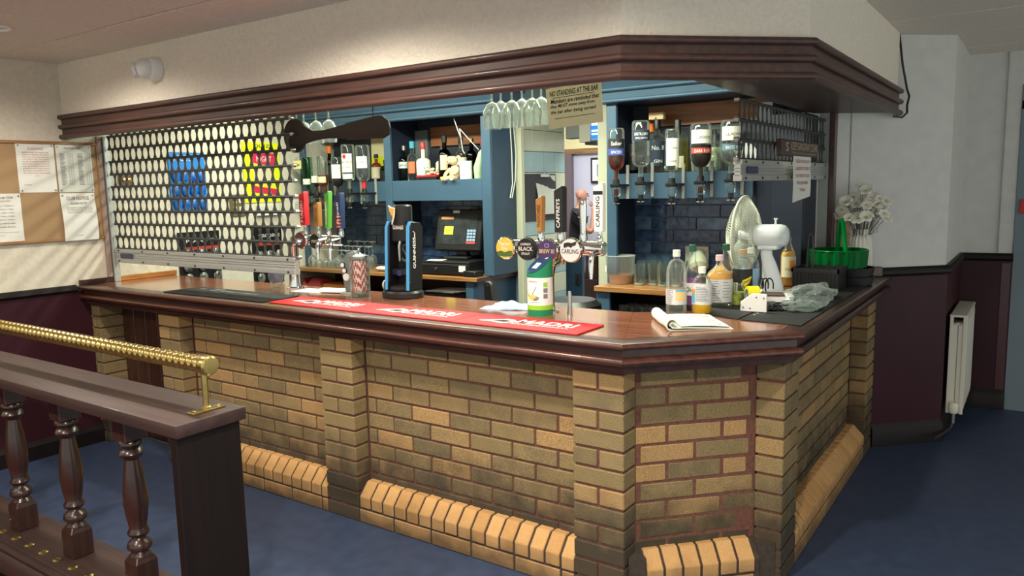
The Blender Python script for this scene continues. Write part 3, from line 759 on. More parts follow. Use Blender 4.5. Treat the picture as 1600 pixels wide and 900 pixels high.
hung((-0.349,OY,1.597),'upturned bottle of dark red rum with white and red labels',0.30,0.057,hs=0.165,hn=0.235,lq=L_dark,fill=(0,0.62),lab=lb_white,labz=(0.64,0.88),lab2=lb_red,lab2z=(0.46,0.56),words=[('GLADOS',0.72,0.05,K_,1.6),('DARK RUM',0.475,0.06,W_,1.5)],tip=L_copper,ol='optic under the dark red rum')
hung((-0.178,OY,1.605),'upturned clear rum bottle with white and slate labels beside the raised shutter',0.30,0.057,hs=0.165,hn=0.235,lq=L_clear,fill=(0,0.5),lab=lb_white,labz=(0.64,0.88),lab2=lb_teal,lab2z=(0.46,0.58),words=[('GLADOS',0.72,0.05,K_,1.6),('WHITE RUM',0.48,0.065,W_,1.5)],ol='optic under the clear rum beside the raised shutter')
# --- standing behind them on the shelf
SZ = 1.641
bt = bottle('spirit_bottle','round shouldered gin bottle with a navy label and wide wooden stopper',(-0.727,1.93,SZ),0.30,0.062,rn=0.017,hs=0.155,hn=0.235,lab=lb_navy,labz=(0.14,0.62),words=[('No. 8',0.45,0.09,W_,1.2),('GIN',0.2,0.06,W_,0.8)],cap=M_blk,caph=0.07)
MB().box(-0.047,0.047,-0.02,0.02,0.317,0.36).obj('stopper', mat('pale_block', S(206,176,128),0.6,noise=0.1,scale=20,stretch=(1,8,8)), bt, bev=0.003)
bottle('spirit_bottle','squat pale gold tequila bottle with a tall black cap',(-0.606,1.95,SZ),0.27,0.064,rn=0.018,hs=0.20,hn=0.235,sq=0.7,lq=liquid('pale_gold',S(226,214,150),tr=0.8),fill=(0,0.7),cap=M_blk,caph=0.09,lab=lb_cream,labz=(0.1,0.35),arc=0.8)
bottle('spirit_bottle','clear bottle with a pale green label between the two rum bottles',(-0.385,1.95,SZ),0.23,0.042,rn=0.015,lab=mat('sage_label',S(176,184,140),0.7),labz=(0.12,0.6),cap=M_blk)
bottle('spirit_bottle','clear bottle with an orange stopper behind the navy labelled gin',(-0.80,2.0,SZ),0.28,0.036,lq=liquid('pink_gin',S(226,120,110),tr=0.8),fill=(0,0.25),cap=mat('orange_cap',S(238,120,40),0.5),caph=0.05,capr=0.022)
bottle('spirit_bottle','small dark bottle with red lettering behind the amber optic bottle',(-0.895,1.95,SZ),0.215,0.034,gm=G_dark,lab=lb_blk,labz=(0.1,0.85),words=[('RUBY',0.5,0.09,mat('label_red',S(190,60,50),0.6),1.1)],cap=M_blk)
tag(MB().lathe([(0,0),(0.075,0),(0.075,0.006),(0,0.006)],28,axis=1).lathe([(0.05,-0.002),(0.07,-0.002),(0.07,0.0),(0.05,0.0)],28,axis=1).obj('round_sign', mat('sign_white',S(214,214,214),0.5), None, (-0.225,2.03,1.725)), 'round white badge leaning on the shelf behind the last rum bottle', 'sign')
def stem(name, label, loc, H, R, inv=False, group=None, base=0.032, bowl=0.5, mt=None):
    t = thing(name, label, 'glass', loc, 0, group)
    hb = H*(1-bowl)
    bo = [(0.004,hb),(R*0.55,hb+0.012),(R*0.93,hb+(H-hb)*0.35),(R,hb+(H-hb)*0.55),(R*0.86,H)]
    st = [(0,0),(base,0),(base,0.002),(0.006,0.010),(0.0038,0.03),(0.0038,hb-0.005),(0.006,hb),(0,hb+0.002)]
    F = Matrix.Translation((0,0,H)) @ Matrix.Rotation(PI,4,'X') if inv else Matrix.Identity(4)
    MB().lathe(bo+[(R*0.83,H),(R*0.97,hb+(H-hb)*0.55),(R*0.9,hb+(H-hb)*0.35),(R*0.5,hb+0.015),(0,hb+0.004)],18).xf(F).obj('bowl', mt or G_stem, t, smooth=60)
    MB().lathe(st,14).xf(F).obj('stem_and_foot', mt or G_stem, t, smooth=50)
    return t
g0 = stem('wine_glass','upturned stemmed glass at the back of the group behind the rum optics',(-0.40,2.0,SZ),0.24,0.034,True,'stemmed glasses behind the rum optics')
for i, (x,y) in enumerate([(-0.455,1.88),(-0.43,1.98),(-0.36,1.90),(-0.335,1.93),(-0.31,1.96),(-0.285,1.98),(-0.26,2.0)]):
    dup(g0, (x,y,SZ+random.uniform(0,0.004)), label=['second','third','fourth','fifth','sixth','seventh','last'][i]+' upturned stemmed glass from the left behind the rum optics')
# --- seven optics at the left of the main unit
O2 = [(-3.557,1.570,0.27,0.040,G_green,None,(0,0),lb_white,(0.22,0.38),'upturned green bottle with a small white label beside the yellow price tag','optic under the green bottle'),
      (-3.462,1.556,0.285,0.038,None,L_copper,(0,0.3),lb_white,(0.30,0.48),'upturned clear bottle of copper spirit next to the green bottle','optic under the copper spirit'),
      (-3.382,1.553,0.29,0.041,None,L_orange,(0,0.5),lb_cream,(0.30,0.46),'upturned bottle of bright orange liqueur','optic under the orange liqueur'),
      (-3.220,1.553,0.275,0.046,None,L_dark,(0,0.55),lb_white,(0.42,0.80),'upturned bottle of dark liqueur with a plain white label','optic under the dark liqueur'),
      (-3.098,1.572,0.345,0.050,None,L_clear,(0,0.2),lb_white,(0.40,0.80),'tall upturned white rum bottle with a red disc on its label','optic under the white rum with the red disc'),
      (-2.944,1.570,0.335,0.052,None,L_clear,(0,0.55),lb_white,(0.50,0.75),'tall upturned vodka bottle with a red neck beside the blue upright','optic under the red necked vodka')]
for i, (x,z,H,R,gm,lq,fi,lb,lz,la,ol) in enumerate(O2):
    kw = {}
    if i == 4: kw = dict(words=[('BACARDI',0.60,0.045,K_,1.6),('Carta Blanca',0.50,0.03,K_,1.4)], lab2=mat('pale_label',S(190,206,200),0.6), lab2z=(0.26,0.37))
    if i == 5: kw = dict(words=[('Vodka',0.6,0.06,K_,1.0)])
    bt = bottle('spirit_bottle', la, (x,OY,z), H, R, hs=H*0.62, hn=H*0.8, gm=gm, lq=lq, fill=fi, lab=lb, labz=lz, inv=True, arc=1.7, **kw)
    optic((x,OY,z), None if i not in (1,2,3) else (L_copper,L_orange,L_dark)[i-1], ol, 1.755)
    if i == 4: MB().lathe([(0,0),(0.016,0),(0.016,0.001),(0,0.001)],16,axis=1).obj('label_disc', M_redp, bt, (0.012,-R-0.002,H*0.74))
    if i == 5: MB().lathe([(0.0145,0.02),(0.0165,0.02),(0.0165,0.075),(0.0145,0.075)],14).obj('neck_band', M_redp, bt)
bottle('spirit_bottle','black upright bottle with an orange cap behind the optics',(-3.595,1.93,1.621),0.29,0.036,gm=G_dark,lab=lb_blk,labz=(0.1,0.55),cap=mat('orange_cap',S(238,120,40),0.5),caph=0.06,capr=0.021)
bottle('spirit_bottle','amber whisky bottle at the right of the optics shelf',(-3.072,1.93,1.621),0.215,0.040,lq=L_amber,fill=(0,0.9),lab=lb_cream,labz=(0.2,0.6),cap=M_blk)
bottle('spirit_bottle','squat black bottle beside the amber whisky',(-2.995,1.95,1.621),0.17,0.045,gm=G_dark,hs=0.11,hn=0.14,lab=lb_blk,labz=(0.1,0.6),cap=M_blk)
py = thing('lime_poster','small cream and lime green poster behind the optics shelf','poster',(-3.13,2.062,1.80))
MB().box(-0.12,0.16,0,0.006,0.04,0.20).obj('cream_part', mat('poster_cream',S(214,204,158),0.8), py)
MB().box(-0.12,0.16,-0.001,0.006,-0.07,0.04).obj('lime_part', mat('lime',S(206,214,20),0.7), py)
text('lettering','<CLUB>',M_white,py,(0.045,-0.003,-0.005),(1,0,0),(0,0,1),0.09,0.025)
# --- the shelf above the till
Z2 = 1.621
bottle('spirit_bottle','dark green gin bottle with a silver cap, first on the shelf above the till',(-2.72,1.86,Z2),0.26,0.040,gm=glass('dark_green_glass',(0.05,0.14,0.11),0.8,0.04),lab=mat('silver_label',S(190,200,196),0.4),labz=(0.42,0.60),cap=M_steel,caph=0.035,words=[('GORDONS',0.48,0.05,K_,1.4)])
bottle('spirit_bottle','clear bottle with a turquoise cap and pink label, second on the shelf above the till',(-2.635,1.86,Z2),0.28,0.040,lab=mat('pink_orange_label',S(232,110,70),0.6),labz=(0.25,0.55),arc=1.3,cap=mat('turquoise_cap',S(60,160,180),0.4),caph=0.05,capr=0.02)
for (x,y,H,R,cm,la) in ((-2.53,1.86,0.268,0.052,mat('red_cap',S(200,44,44),0.4),'white coconut liqueur bottle with a red cap and blue palm print'),(-2.425,1.95,0.24,0.050,M_blk,'smaller white bottle set back behind the white coconut bottle')):
    bt = bottle('spirit_bottle',la,(x,y,Z2),H,R,gm=mat('opaque_white_glass',S(232,228,208),0.25),hs=H*0.55,hn=H*0.66,cap=cm,caph=0.05)
    if R > 0.051:
        text('lettering','MALIBU',mat('label_pink',S(190,70,90),0.6),bt,(0,0,0.03),(1,0,0),(0,0,1),0.06,0.02,curve=(0,0,R+0.001,-0.9),depth=0.0006)
        text('palm_print','Y',mat('label_blue',S(60,140,190),0.6),bt,(0,0,0.06),(1,0,0),(0,0,1),0.035,0.05,curve=(0,0,R+0.001,-0.9),depth=0.0006,bold=0.05)
bx = thing('biscuit_box','small black box with scattered cream sweets and a red stripe on the shelf','box',(-2.44,1.80,Z2))
MB().box(-0.09,0.09,-0.02,0.05,0,0.04).obj('carton', M_blk, bx, bev=0.003)
MB().box(-0.09,0.09,-0.021,0.05,0.04,0.052).obj('stripe', M_redp, bx)
for i in range(14): MB().ball((random.uniform(-0.03,0.08),random.uniform(-0.01,0.04),0.058+random.uniform(0,0.05)),0.013,8,5,(1.2,1,0.8)).obj('sweet', lb_cream, bx)
bottle('spirit_bottle','dark whisky bottle with a tall cream label, tallest above the till',(-2.32,1.85,Z2),0.305,0.046,rn=0.016,gm=G_dark,lab=lb_cream,labz=(0.28,0.62),arc=1.2,cap=M_blk,caph=0.05)
bottle('spirit_bottle','copper coloured bottle behind the tall dark whisky',(-2.265,1.97,Z2),0.30,0.036,lq=L_copper,fill=(0,0.8),cap=M_blk)
bottle('spirit_bottle','clear bottle with a white and red label behind the soft toy',(-2.235,1.93,Z2),0.285,0.043,lab=lb_white,labz=(0.2,0.6),words=[('RED',0.35,0.08,M_inkr,0.9)],cap=M_blk)
bottle('spirit_bottle','dark bottle with a gold neck behind the soft toy',(-2.17,1.97,Z2),0.29,0.040,gm=G_dark,cap=M_brass)
bottle('spirit_bottle','amber bottle with red wax cap at the right end of the till shelf',(-2.055,1.95,Z2),0.275,0.036,lq=L_amber,fill=(0,0.7),lab=lb_cream,labz=(0.2,0.5),cap=M_redp,caph=0.06)
toy = thing('soft_toy','beige plush animal slumped on the shelf above the till','toy',(-2.19,1.80,Z2))
M_pl = mat('beige_plush', S(206,184,150), 0.95, noise=0.12, scale=80, bump=0.6)
body = MB().ball((0,0,0.06),0.042,14,10,(1,0.9,1.35)).ball((-0.005,-0.01,0.145),0.034,14,10,(1.05,1,0.95)).ball((-0.02,-0.038,0.138),0.016,10,8)
body.tube([(-0.03,-0.01,0.09),(-0.055,-0.03,0.06),(-0.062,-0.045,0.03)],[0.014,0.013,0.012],8).tube([(0.03,-0.01,0.09),(0.045,-0.035,0.07),(0.03,-0.055,0.05)],[0.014,0.013,0.012],8)
body.tube([(-0.02,-0.02,0.03),(-0.05,-0.06,0.018),(-0.06,-0.075,0.02)],[0.017,0.016,0.014],8).tube([(0.02,-0.02,0.03),(0.02,-0.065,0.018),(0.03,-0.08,0.022)],[0.017,0.016,0.014],8)
body.obj('plush_body', M_pl, toy, smooth=60)
for s in (-1,1): MB().tube([(s*0.02,0,0.17),(s*0.042,-0.005,0.168),(s*0.058,-0.01,0.145),(s*0.056,-0.012,0.12)],[0.007,0.012,0.012,0.006],8).obj('ear', M_pl, toy)
MB().ball((-0.018,-0.040,0.152),0.003,6,4).ball((-0.001,-0.043,0.153),0.003,6,4).ball((-0.022,-0.055,0.14),0.004,6,4).obj('eyes_and_nose', M_blk, toy)
pot = thing('paper_roll','white paper roll standing at the right end of the shelf','roll',(-2.10,1.81,Z2))
MB().lathe([(0.012,0),(0.044,0),(0.044,0.075),(0.043,0.078),(0.044,0.081),(0.044,0.14),(0.012,0.14)],22,closed=False).obj('roll', M_paper, pot)
tag(MB().tube([(0,0,0),(0.012,-0.02,0.09),(0.03,0,0.19),(0.05,0.02,0.24)],[0.03,0.034,0.024,0.006],9).obj('green_cloth', mat('pale_green_cloth',S(176,206,160),0.9,noise=0.1,scale=30,bump=0.4), None, (-2.005,1.83,Z2), smooth=60), 'pale green cloth bunched beside the paper roll', 'cloth')
tm_ = thing('tape_measure','small yellow tape measure lying on the shelf edge','tape measure',(-2.27,1.775,1.639))
MB().lathe([(0,0),(0.026,0),(0.028,0.004),(0.028,0.012),(0.024,0.018),(0,0.018)],16).obj('case', mat('yellow_plastic',S(228,214,30),0.4), tm_)
MB().box(0.02,0.05,-0.028,-0.026,0.003,0.012).obj('blade', lb_yel, tm_)
cb = MB().tube([at(709,185,1,1.78),at(716,205,1,1.80),at(720,215,1,1.80)],0.0035,6).tube([at(718,201,1,1.80),at(723,235,1,1.82),at(726,240,1,1.83)],0.003,6).tube([at(718,201,1,1.80),at(735,220,1,1.82),at(748,234,1,1.84)],0.003,6)
tag(cb.obj('white_cable', M_white, None), 'white forked cable hanging over the bottles above the till', 'cable')
cb = MB().tube([(-1.838,1.98,2.03),(-1.832,1.985,1.8),(-1.834,1.99,1.6),(-1.836,1.96,1.50)],0.004,6).tube([(-1.838,2.02,2.03),(-1.828,2.03,1.8),(-1.832,2.02,1.62),(-1.834,1.98,1.50)],0.004,6)
tag(cb.obj('white_cable', M_white, None), 'pair of white cables hanging down the navy side of the back bar', 'cable')
tg = thing('price_tag','small yellow handwritten tag hanging by the green bottle','tag',at(464,257,1,1.62))
MB().box(-0.045,0.045,0,0.003,-0.035,0.03).obj('card', mat('pale_yellow_card',S(232,226,150),0.8), tg)
text('lettering','Gordon',M_ink,tg,(-0.035,-0.002,-0.012),(1,0,0),(0,0,1),0.07,0.022,shear=0.3)
MB().tube([(-0.02,0.0,0.03),(0.0,0.01,0.055),(0.05,0.03,0.052),(0.09,0.04,0.03)],0.002,5).obj('string', M_steel, tg)
# --- glasses hanging under the pelmet
rack = [(757,782,201,200),(771,797,0,0)]
hg = stem('hanging_wine_glass','upturned wine glass hanging under the pelmet beside the notice',(0,0,-5),0.205,0.043,True,'wine glasses hanging beside the notice',0.034,0.58)
def hang(px, zb, y, lab, grp, src=hg):
    p = at(px, 180, 1, y); c = dup(src, (p.x,y,zb), label=lab); c['group'] = grp; return c
ords = ['first','second','third','fourth','fifth','sixth']
for i, px in enumerate((769,783,800,816,832,846)):
    c = hang(px, 1.832 if i % 2 == 0 else 1.842, 0.35 if i in (0,2,4) else 0.42, ords[i]+' upturned wine glass from the left, hanging beside the notice', 'wine glasses hanging beside the notice')
for i, px in enumerate((463,474,493,513)):
    hang(px, 1.832, 0.40, ords[i]+' upturned wine glass from the left, hanging behind the big wooden spoon', 'wine glasses hanging behind the spoon')
for ch in list(hg.children): bpy.data.objects.remove(ch, do_unlink=True)
bpy.data.objects.remove(hg, do_unlink=True)
for (x0,x1,y,la) in ((-0.86,-0.50,0.385,'white slotted rack holding the hanging wine glasses beside the notice'),(-2.20,-1.75,0.40,'white slotted rack holding the hanging glasses behind the spoon')):
    rk = thing('glass_rack', la, 'rack', (x0,y,2.045))
    for k in range(4): MB().box(0,x1-x0,-0.09+k*0.055,-0.075+k*0.055,0,0.012).obj('rail', M_offw, rk, bev=0.002)
    for k in (0.04,x1-x0-0.05): MB().box(k,k+0.01,-0.09,0.09,0.012,0.03).box(k,k+0.01,-0.005,0.005,0.03,0.33).obj('hanger', M_offw, rk)
# --- glasses on the back worktops
tumb = thing('tumbler','clear straight glass standing on the side worktop','glass',(0,0,-5))
MB().lathe([(0,0.012),(0.027,0.012),(0.033,0.128),(0.035,0.128),(0.030,0.0),(0,0)],18).obj('glass_wall', G_clear, tumb, smooth=40)
MB().lathe([(0,0.002),(0.029,0.002),(0.0295,0.012),(0,0.012)],18).obj('thick_base', mat('frosted_base',S(200,206,196),0.3), tumb)
T2 = 0.971
for i, (x,y,h) in enumerate([(-0.775,1.78,1),(-0.695,1.81,1.02),(-0.62,1.78,.95),(-0.545,1.80,1),(-0.815,1.915,1.05),(-0.74,1.93,1.05),(-0.66,1.90,1.02),(-0.57,1.92,1.05),(-0.79,2.02,1),(-0.70,2.03,1.05),(-0.60,2.03,1)]):
    c = dup(tumb, (x,y,T2), label=['front row','second row','back row'][0 if y < 1.85 else (1 if y < 2 else 2)]+' clear tumbler, number %s from the jug, on the side worktop' % ['one','two','three','four'][i if i < 4 else ((i-4) if i < 8 else i-8)])
    c.scale = (1,1,h); c['group'] = 'tumblers on the side worktop'
for ch in list(tumb.children): bpy.data.objects.remove(ch, do_unlink=True)
bpy.data.objects.remove(tumb, do_unlink=True)
ORD = ['first','second','third','fourth','fifth','sixth','seventh','eighth']
low = thing('shelf_tumbler','clear tumbler nearest the post on the dark shelf below the side worktop','glass',(-0.85,1.72,0.791),group='tumblers below the side worktop')
MB().lathe([(0,0.008),(0.024,0.008),(0.027,0.06),(0.029,0.06),(0.026,0.0),(0,0)],14).obj('glass_wall', G_clear, low, smooth=40)
for i in range(15): dup(low, (-0.83+0.062*(i%8), 1.72+0.08*(i//8)+random.uniform(-.01,.01), 0.791), label=ORD[i%8]+' tumbler from the left in the '+('front','back')[i//8]+' row on the dark lower shelf')
up = stem('upturned_glass','clear stemmed glass upside down at the wall end of the main worktop',(-3.60,1.70,0.974),0.20,0.036,True,'upside down glasses on the main worktop')
for i in range(17):
    r = i//6; x = -3.52+0.085*(i%6)+0.03*r
    c = dup(up, (x, 1.69+0.10*r+random.uniform(-.01,.01), 0.974), label=ORD[i%6]+' upside down glass from the left, '+('front','middle','back')[r]+' row on the main worktop'); c.scale = (1,1,(0.72,0.85,1.0)[r])
# ================================================================ on the main counter
CT = 1.0225
# --- bar runners
def strip_mat(name, label, p0, p1, w, mt, th=0.006, group=None):
    """mat lying on the counter from its front-left corner p0 to its front-right corner p1, w deep"""
    p0 = Vector(p0); p1 = Vector(p1); L = (p1-p0).length
    t = thing(name, label, 'bar mat', (p0.x,p0.y,CT), math.atan2(p1.y-p0.y,p1.x-p0.x), group)
    MB().box(0,L,0,w,0,th).obj('rubber_sheet', mt, t, bev=0.002)
    return t, L
M_rmat = mat('red_rubber', S(206,40,46), 0.7, noise=0.10, scale=160, bump=0.3)
M_bmat = mat('black_rubber', S(22,24,24), 0.75, noise=0.2, scale=160, bump=0.3)
xs = [-1.985,-1.385,-0.785,-0.185]
for i, (a, b) in enumerate(zip(xs[:-1], xs[1:])):
    t, L = strip_mat('bar_runner', ['left','middle','right'][i]+' one of the three red printed runners along the counter edge', (a+0.002,0.005-0.012*i+0.012*(i==2)*0.6,0), (b-0.002,-0.004-0.002*i,0), 0.222, M_rmat)
    o_ = (L*0.40,0.075,0.0066)
    text('lettering','MADRI',M_paper,t,(L*0.42,0.095,0.0062),(1,0,0),(0,1,0),0.27,0.075,depth=0.0005,bold=0.03)
    text('small_lettering','EXCEPCIONAL',M_paper,t,(L*0.42,0.065,0.0062),(1,0,0),(0,1,0),0.27,0.018,depth=0.0005,bold=0.03)
    MB().prism([(L*0.40+x*1.5,0.06+y) for x,y in ((-.105,.02),(-.06,.018),(-.02,0),(0.0,.03),(.005,.06),(-.01,.085),(-.04,.095),(-.05,.075),(-.08,.05))],0.0061,0.0067).obj('printed_figure', M_paper, t, smooth=0)
    MB().prism([(L*0.385+x*1.5,0.068+y) for x,y in ((-.06,.025),(-.02,.015),(-.005,.03),(-.01,.055),(-.035,.06))],0.0068,0.0071).obj('printed_figure_shade', M_ink, t, smooth=0)
t, L = strip_mat('bar_runner', 'long black rubber runner with small white print under the shutter', (-2.90,-0.01,0), (-2.02,-0.006,0), 0.235, M_bmat)
for (s, x, y, w) in (('ENJOY THE CREAM OF MANCHESTER',0.22,0.15,0.42),('SMOOTH',0.20,0.19,0.10),('BITTER',0.10,0.17,0.05)):
    text('lettering',s,M_paper,t,(x,y,0.0062),(1,0,0),(0,1,0),w,0.014,depth=0.0005)

# --- beer fonts
def badge(t, x, z, col, words, R=0.052, y=-0.055, rim=M_chrome):
    MB().lathe([(0,0.0),(R*0.9,0.0),(R,0.006),(R,0.014),(R*0.92,0.018),(R*0.9,0.014),(0,0.014)][::-1],24,(x,y-0.002,z),1).xf(Matrix.Identity(4)).obj('badge', rim, t)
    MB().lathe([(0,-0.004),(R*0.9,-0.004),(R*0.9,0.0),(0,0.0)],24,(x,y-0.002,z),1).obj('badge_face', col, t)
    for (s, zz, w, h, im) in words:
        text('badge_lettering',s,im,t,(x-w/2,y-0.0065,z+zz),(1,0,0),(0,0,1),w,h,bold=0.01)
def handle(t, x, z0, z1, w0, w1, mt, words=None, im=None, d=0.022, shape='flat', y=0.0, lean=0.0):
    """tap handle on a chrome spout"""
    if shape == 'flat':
        hb = MB().prism([(x-w0/2,z0),(x+w0/2,z0),(x+w1/2+lean,z1-0.012),(x+w1/2-0.004+lean,z1),(x-w1/2+lean,z1-0.02)],y-d/2,y+d/2,'xz')
    else:
        hb = MB().lathe([(0,z0),(w0/2,z0),(w0/2,z0+0.02),(w1/2*0.9,z0+(z1-z0)*0.5),(w1/2,z1-0.02),(w1/2*0.8,z1),(0,z1)],16,(x,y,0))
    h = hb.obj('tap_handle', mt, t, bev=0.002 if shape == 'flat' else 0)
    MB().lathe([(0,z0-0.05),(0.012,z0-0.05),(0.014,z0-0.03),(0.010,z0-0.02),(0.010,z0),(0,z0)],14,(x,y,0)).obj('handle_ferrule', M_chrome, t)
    if words:
        text('handle_lettering',words,im,h,(x+0.008+lean*0.5,y-d/2-0.001,z0+0.02),(0.0,0,1),(-1,0,0),(z1-z0)*0.62,0.018,bold=0.01)
    return h
def spout(t, x, z):
    MB().tube([(x,-0.02,z+0.008),(x,-0.075,z+0.004),(x,-0.085,z-0.03),(x,-0.087,z-0.10)],[0.014,0.012,0.012,0.008],10).obj('spout', M_chrome, t)
f1 = thing('beer_font', 'chrome four tap beer font on a single column behind the charity tube', 'beer font', (-0.566,0.42,CT))
def FX(px, py, y=0.42): p = at(px,py,1,y); return p.x+0.566, p.z-CT
zc1 = 0.288
MB().lathe([(0,-0.265),(0.030,-0.265),(0.032,-0.255),(0.032,0.262),(0.028,0.272),(0,0.272)],24,(0,0,zc1),0).obj('crossbar', M_chrome, f1)
MB().lathe([(0,0),(0.038,0),(0.038,0.006),(0.022,0.012),(0.019,0.03),(0.019,0.16),(0.026,0.20),(0.040,0.235),(0.046,0.27),(0,0.285)],24).obj('column', M_chrome, f1)
for s in (-1,1): MB().tube([(s*0.03,0,0.21),(s*0.06,0,0.225),(s*0.075,0,0.27)],[0.012,0.016,0.02],10).obj('shoulder_bracket', M_chrome, f1)
M_gold = mat('gold_badge', S(202,178,72), 0.35); M_plum = mat('plum_badge', S(64,48,84), 0.4); M_silver = mat('silver_badge', S(206,204,198), 0.35)
badge(f1, FX(797,384)[0]+0.012, zc1-0.005, M_gold, [('Thatchers',0.012,0.06,0.016,M_paper),('Dry',-0.012,0.03,0.018,M_paper)])
badge(f1, FX(829,386)[0]+0.014, zc1-0.006, M_blk, [('CAFFREYS',0.016,0.055,0.010,M_paper),('BLACK',-0.008,0.075,0.018,M_offw),('STOUT',-0.026,0.045,0.010,M_paper)], rim=M_blk)
badge(f1, FX(861,389)[0]+0.016, zc1-0.010, M_plum, [('BREW XI',-0.012,0.075,0.018,mat('badge_gold',S(206,178,120),0.4)),('O',0.012,0.025,0.02,mat('badge_lilac',S(150,140,180),0.4))])
badge(f1, FX(896,388)[0]+0.018, zc1-0.006, M_silver, [('CARLING',-0.014,0.082,0.020,M_ink)], 0.054)
MB().prism([(FX(896,388)[0]+0.018+x,zc1+0.008+z) for x,z in ((-.03,0),(-.028,.016),(-.01,.02),(.012,.018),(.034,.026),(.028,.010),(.010,.004),(.006,-.003),(-.004,.004),(-.018,.002),(-.022,-.004))],-0.0645,-0.0635,'xz').obj('badge_emblem', M_ink, f1, smooth=0)
MB().prism([(FX(797,384)[0]+0.012+x,zc1-0.018+z) for x,z in ((-.042,-.005),(-.02,.002),(0,-.006),(.03,.003),(.042,0),(.036,-.022),(0,-.026),(-.036,-.022))],-0.0617,-0.0605,'xz').obj('badge_landscape', mat('badge_green',S(70,96,40),0.4), f1, smooth=0)
M_hw = wood('tap_handle_wood', S(178,124,62), S(146,98,46), 0.4, 2, 0.3)
x,_ = FX(845,345); handle(f1,x,0.355,0.515,0.026,0.036,M_hw,'THATCHERS',mat('burnt_lettering',S(84,50,24),0.7),0.03)
x,_ = FX(876,340); handle(f1,x,0.355,0.555,0.040,0.044,M_blk,'CAFFREYS',M_paper,0.04)
x,_ = FX(911,345); handle(f1,x,0.345,0.49,0.026,0.034,M_chrome,None,None,shape='round')
x,_ = FX(937,330); handle(f1,x,0.36,0.565,0.040,0.046,M_white,'CARLING',M_ink,0.03)
MB().box(x-0.022,x+0.022,-0.0165,-0.0155,0.515,0.53).obj('handle_stripe', M_ink, f1)
for px in (845,876,911,937):
    x,_ = FX(px,372); spout(f1, x+0.004, zc1-0.02) if px == 937 else MB().lathe([(0,0.0),(0.015,0.0),(0.017,0.02),(0.012,0.05),(0,0.05)],12,(x,0,zc1+0.022)).obj('tap_body', M_chrome, f1)
f2 = thing('beer_font', 'chrome beer font with red, wooden, green and navy handles beside the shutter end', 'beer font', (-2.325,0.46,CT))
zc2 = 0.283
MB().lathe([(0,0.0),(0.027,0.0),(0.029,0.01),(0.029,0.40),(0.024,0.412),(0,0.412)],20,(0.01,0,zc2),0).obj('crossbar', M_chrome, f2)
MB().lathe([(0,0),(0.05,0),(0.05,0.006),(0.036,0.012),(0.032,0.05),(0.030,0.24),(0.04,0.27),(0,0.29)],20).obj('column', M_chrome, f2)
badge(f2, 0.135, zc2+0.002, mat('brown_badge',S(96,58,58),0.4), [('BITTER',-0.006,0.05,0.014,M_paper)], 0.05)
badge(f2, 0.255, zc2-0.002, M_blk, [('STOUT',-0.006,0.05,0.014,M_offw)], 0.045)
handle(f2,0.115,0.365,0.555,0.042,0.044,M_redp,'MADRI',M_paper,0.036)
handle(f2,0.225,0.36,0.495,0.034,0.038,M_hw,'THATCHERS',MATS['burnt_lettering'],0.03)
handle(f2,0.305,0.35,0.555,0.024,0.036,mat('green_handle',S(92,164,62),0.4),'Worthingtons',M_paper,0.03,lean=0.012)
h4 = handle(f2,0.405,0.35,0.545,0.030,0.046,mat('navy_handle',S(40,56,92),0.4),'Aspall',M_paper,0.034)
for i in range(4): MB().box(0.389,0.421,-0.0185,-0.0165,0.357+i*0.018,0.366+i*0.018).obj('orange_stripe', mat('orange_stripe',S(226,110,70),0.5), h4)
for x in (0.305,0.405): spout(f2, x, zc2)
for x in (0.115,0.225,0.305,0.405): MB().lathe([(0,0.0),(0.013,0.0),(0.015,0.02),(0.011,0.045),(0,0.045)],12,(x,0,zc2+0.02)).obj('tap_body', M_chrome, f2)
# --- black stout tower
gt_ = thing('stout_tower', 'tall black and blue stout tower with a round black base on the counter', 'beer font', (-1.495,0.47,CT), 0.12); gt_.scale = (0.78,0.78,0.945)
MB().lathe([(0,0),(0.135,0),(0.14,0.006),(0.14,0.03),(0.13,0.04),(0,0.042)],36).xf(Matrix.Diagonal((1.05,0.85,1,1))).obj('base', M_blk, gt_)
MB().lathe([(0,0.042),(0.085,0.042),(0.088,0.05),(0.08,0.062),(0,0.064)],30).obj('drip_tray', M_blkm, gt_)
MB().box(-0.075,0.005,0.05,0.12,0.03,0.36).obj('rear_body', M_blk, gt_, bev=0.006)
for s in (-1,1):
    MB().prism([(-0.075,0.04),(0.085,0.04),(0.115,0.38),(0.09,0.405),(-0.02,0.415),(-0.03,0.38),(-0.05,0.09),(-0.075,0.09)],-0.015,0.015,'yz').obj('side_arm', M_blk, gt_, (s*0.085,0.0,0), bev=0.004)
    MB().prism([(-0.078,0.045),(-0.068,0.045),(-0.04,0.385),(-0.012,0.412),(-0.03,0.415),(-0.054,0.385)],-0.004,0.017,'yz').obj('blue_edge', mat('bright_blue_trim',S(70,150,205),0.35), gt_, (s*0.085,0,0), bev=0.002)
MB().box(-0.07,0.07,-0.015,0.10,0.30,0.405).obj('head', M_blk, gt_, bev=0.01)
MB().box(-0.07,0.07,-0.025,0.10,0.12,0.155).obj('lower_bridge', M_blk, gt_, bev=0.006)
MB().tube([(0,0.0,0.31),(0,-0.02,0.28),(0,-0.02,0.20)],[0.012,0.011,0.008],10).obj('spout', M_steel, gt_)
MB().lathe([(0,0.395),(0.062,0.395),(0.064,0.44),(0.064,0.495),(0.056,0.503),(0,0.503)],24,(0,0.03,0)).obj('top_drum', M_blk, gt_)
MB().prism([(-0.055,0.50),(-0.012,0.485),(-0.006,0.47),(-0.014,0.44),(-0.03,0.405),(-0.036,0.405),(-0.025,0.44),(-0.048,0.47)],-0.048,-0.040,'xz').obj('harp_emblem', mat('emblem_gold',S(226,170,50),0.4), gt_)
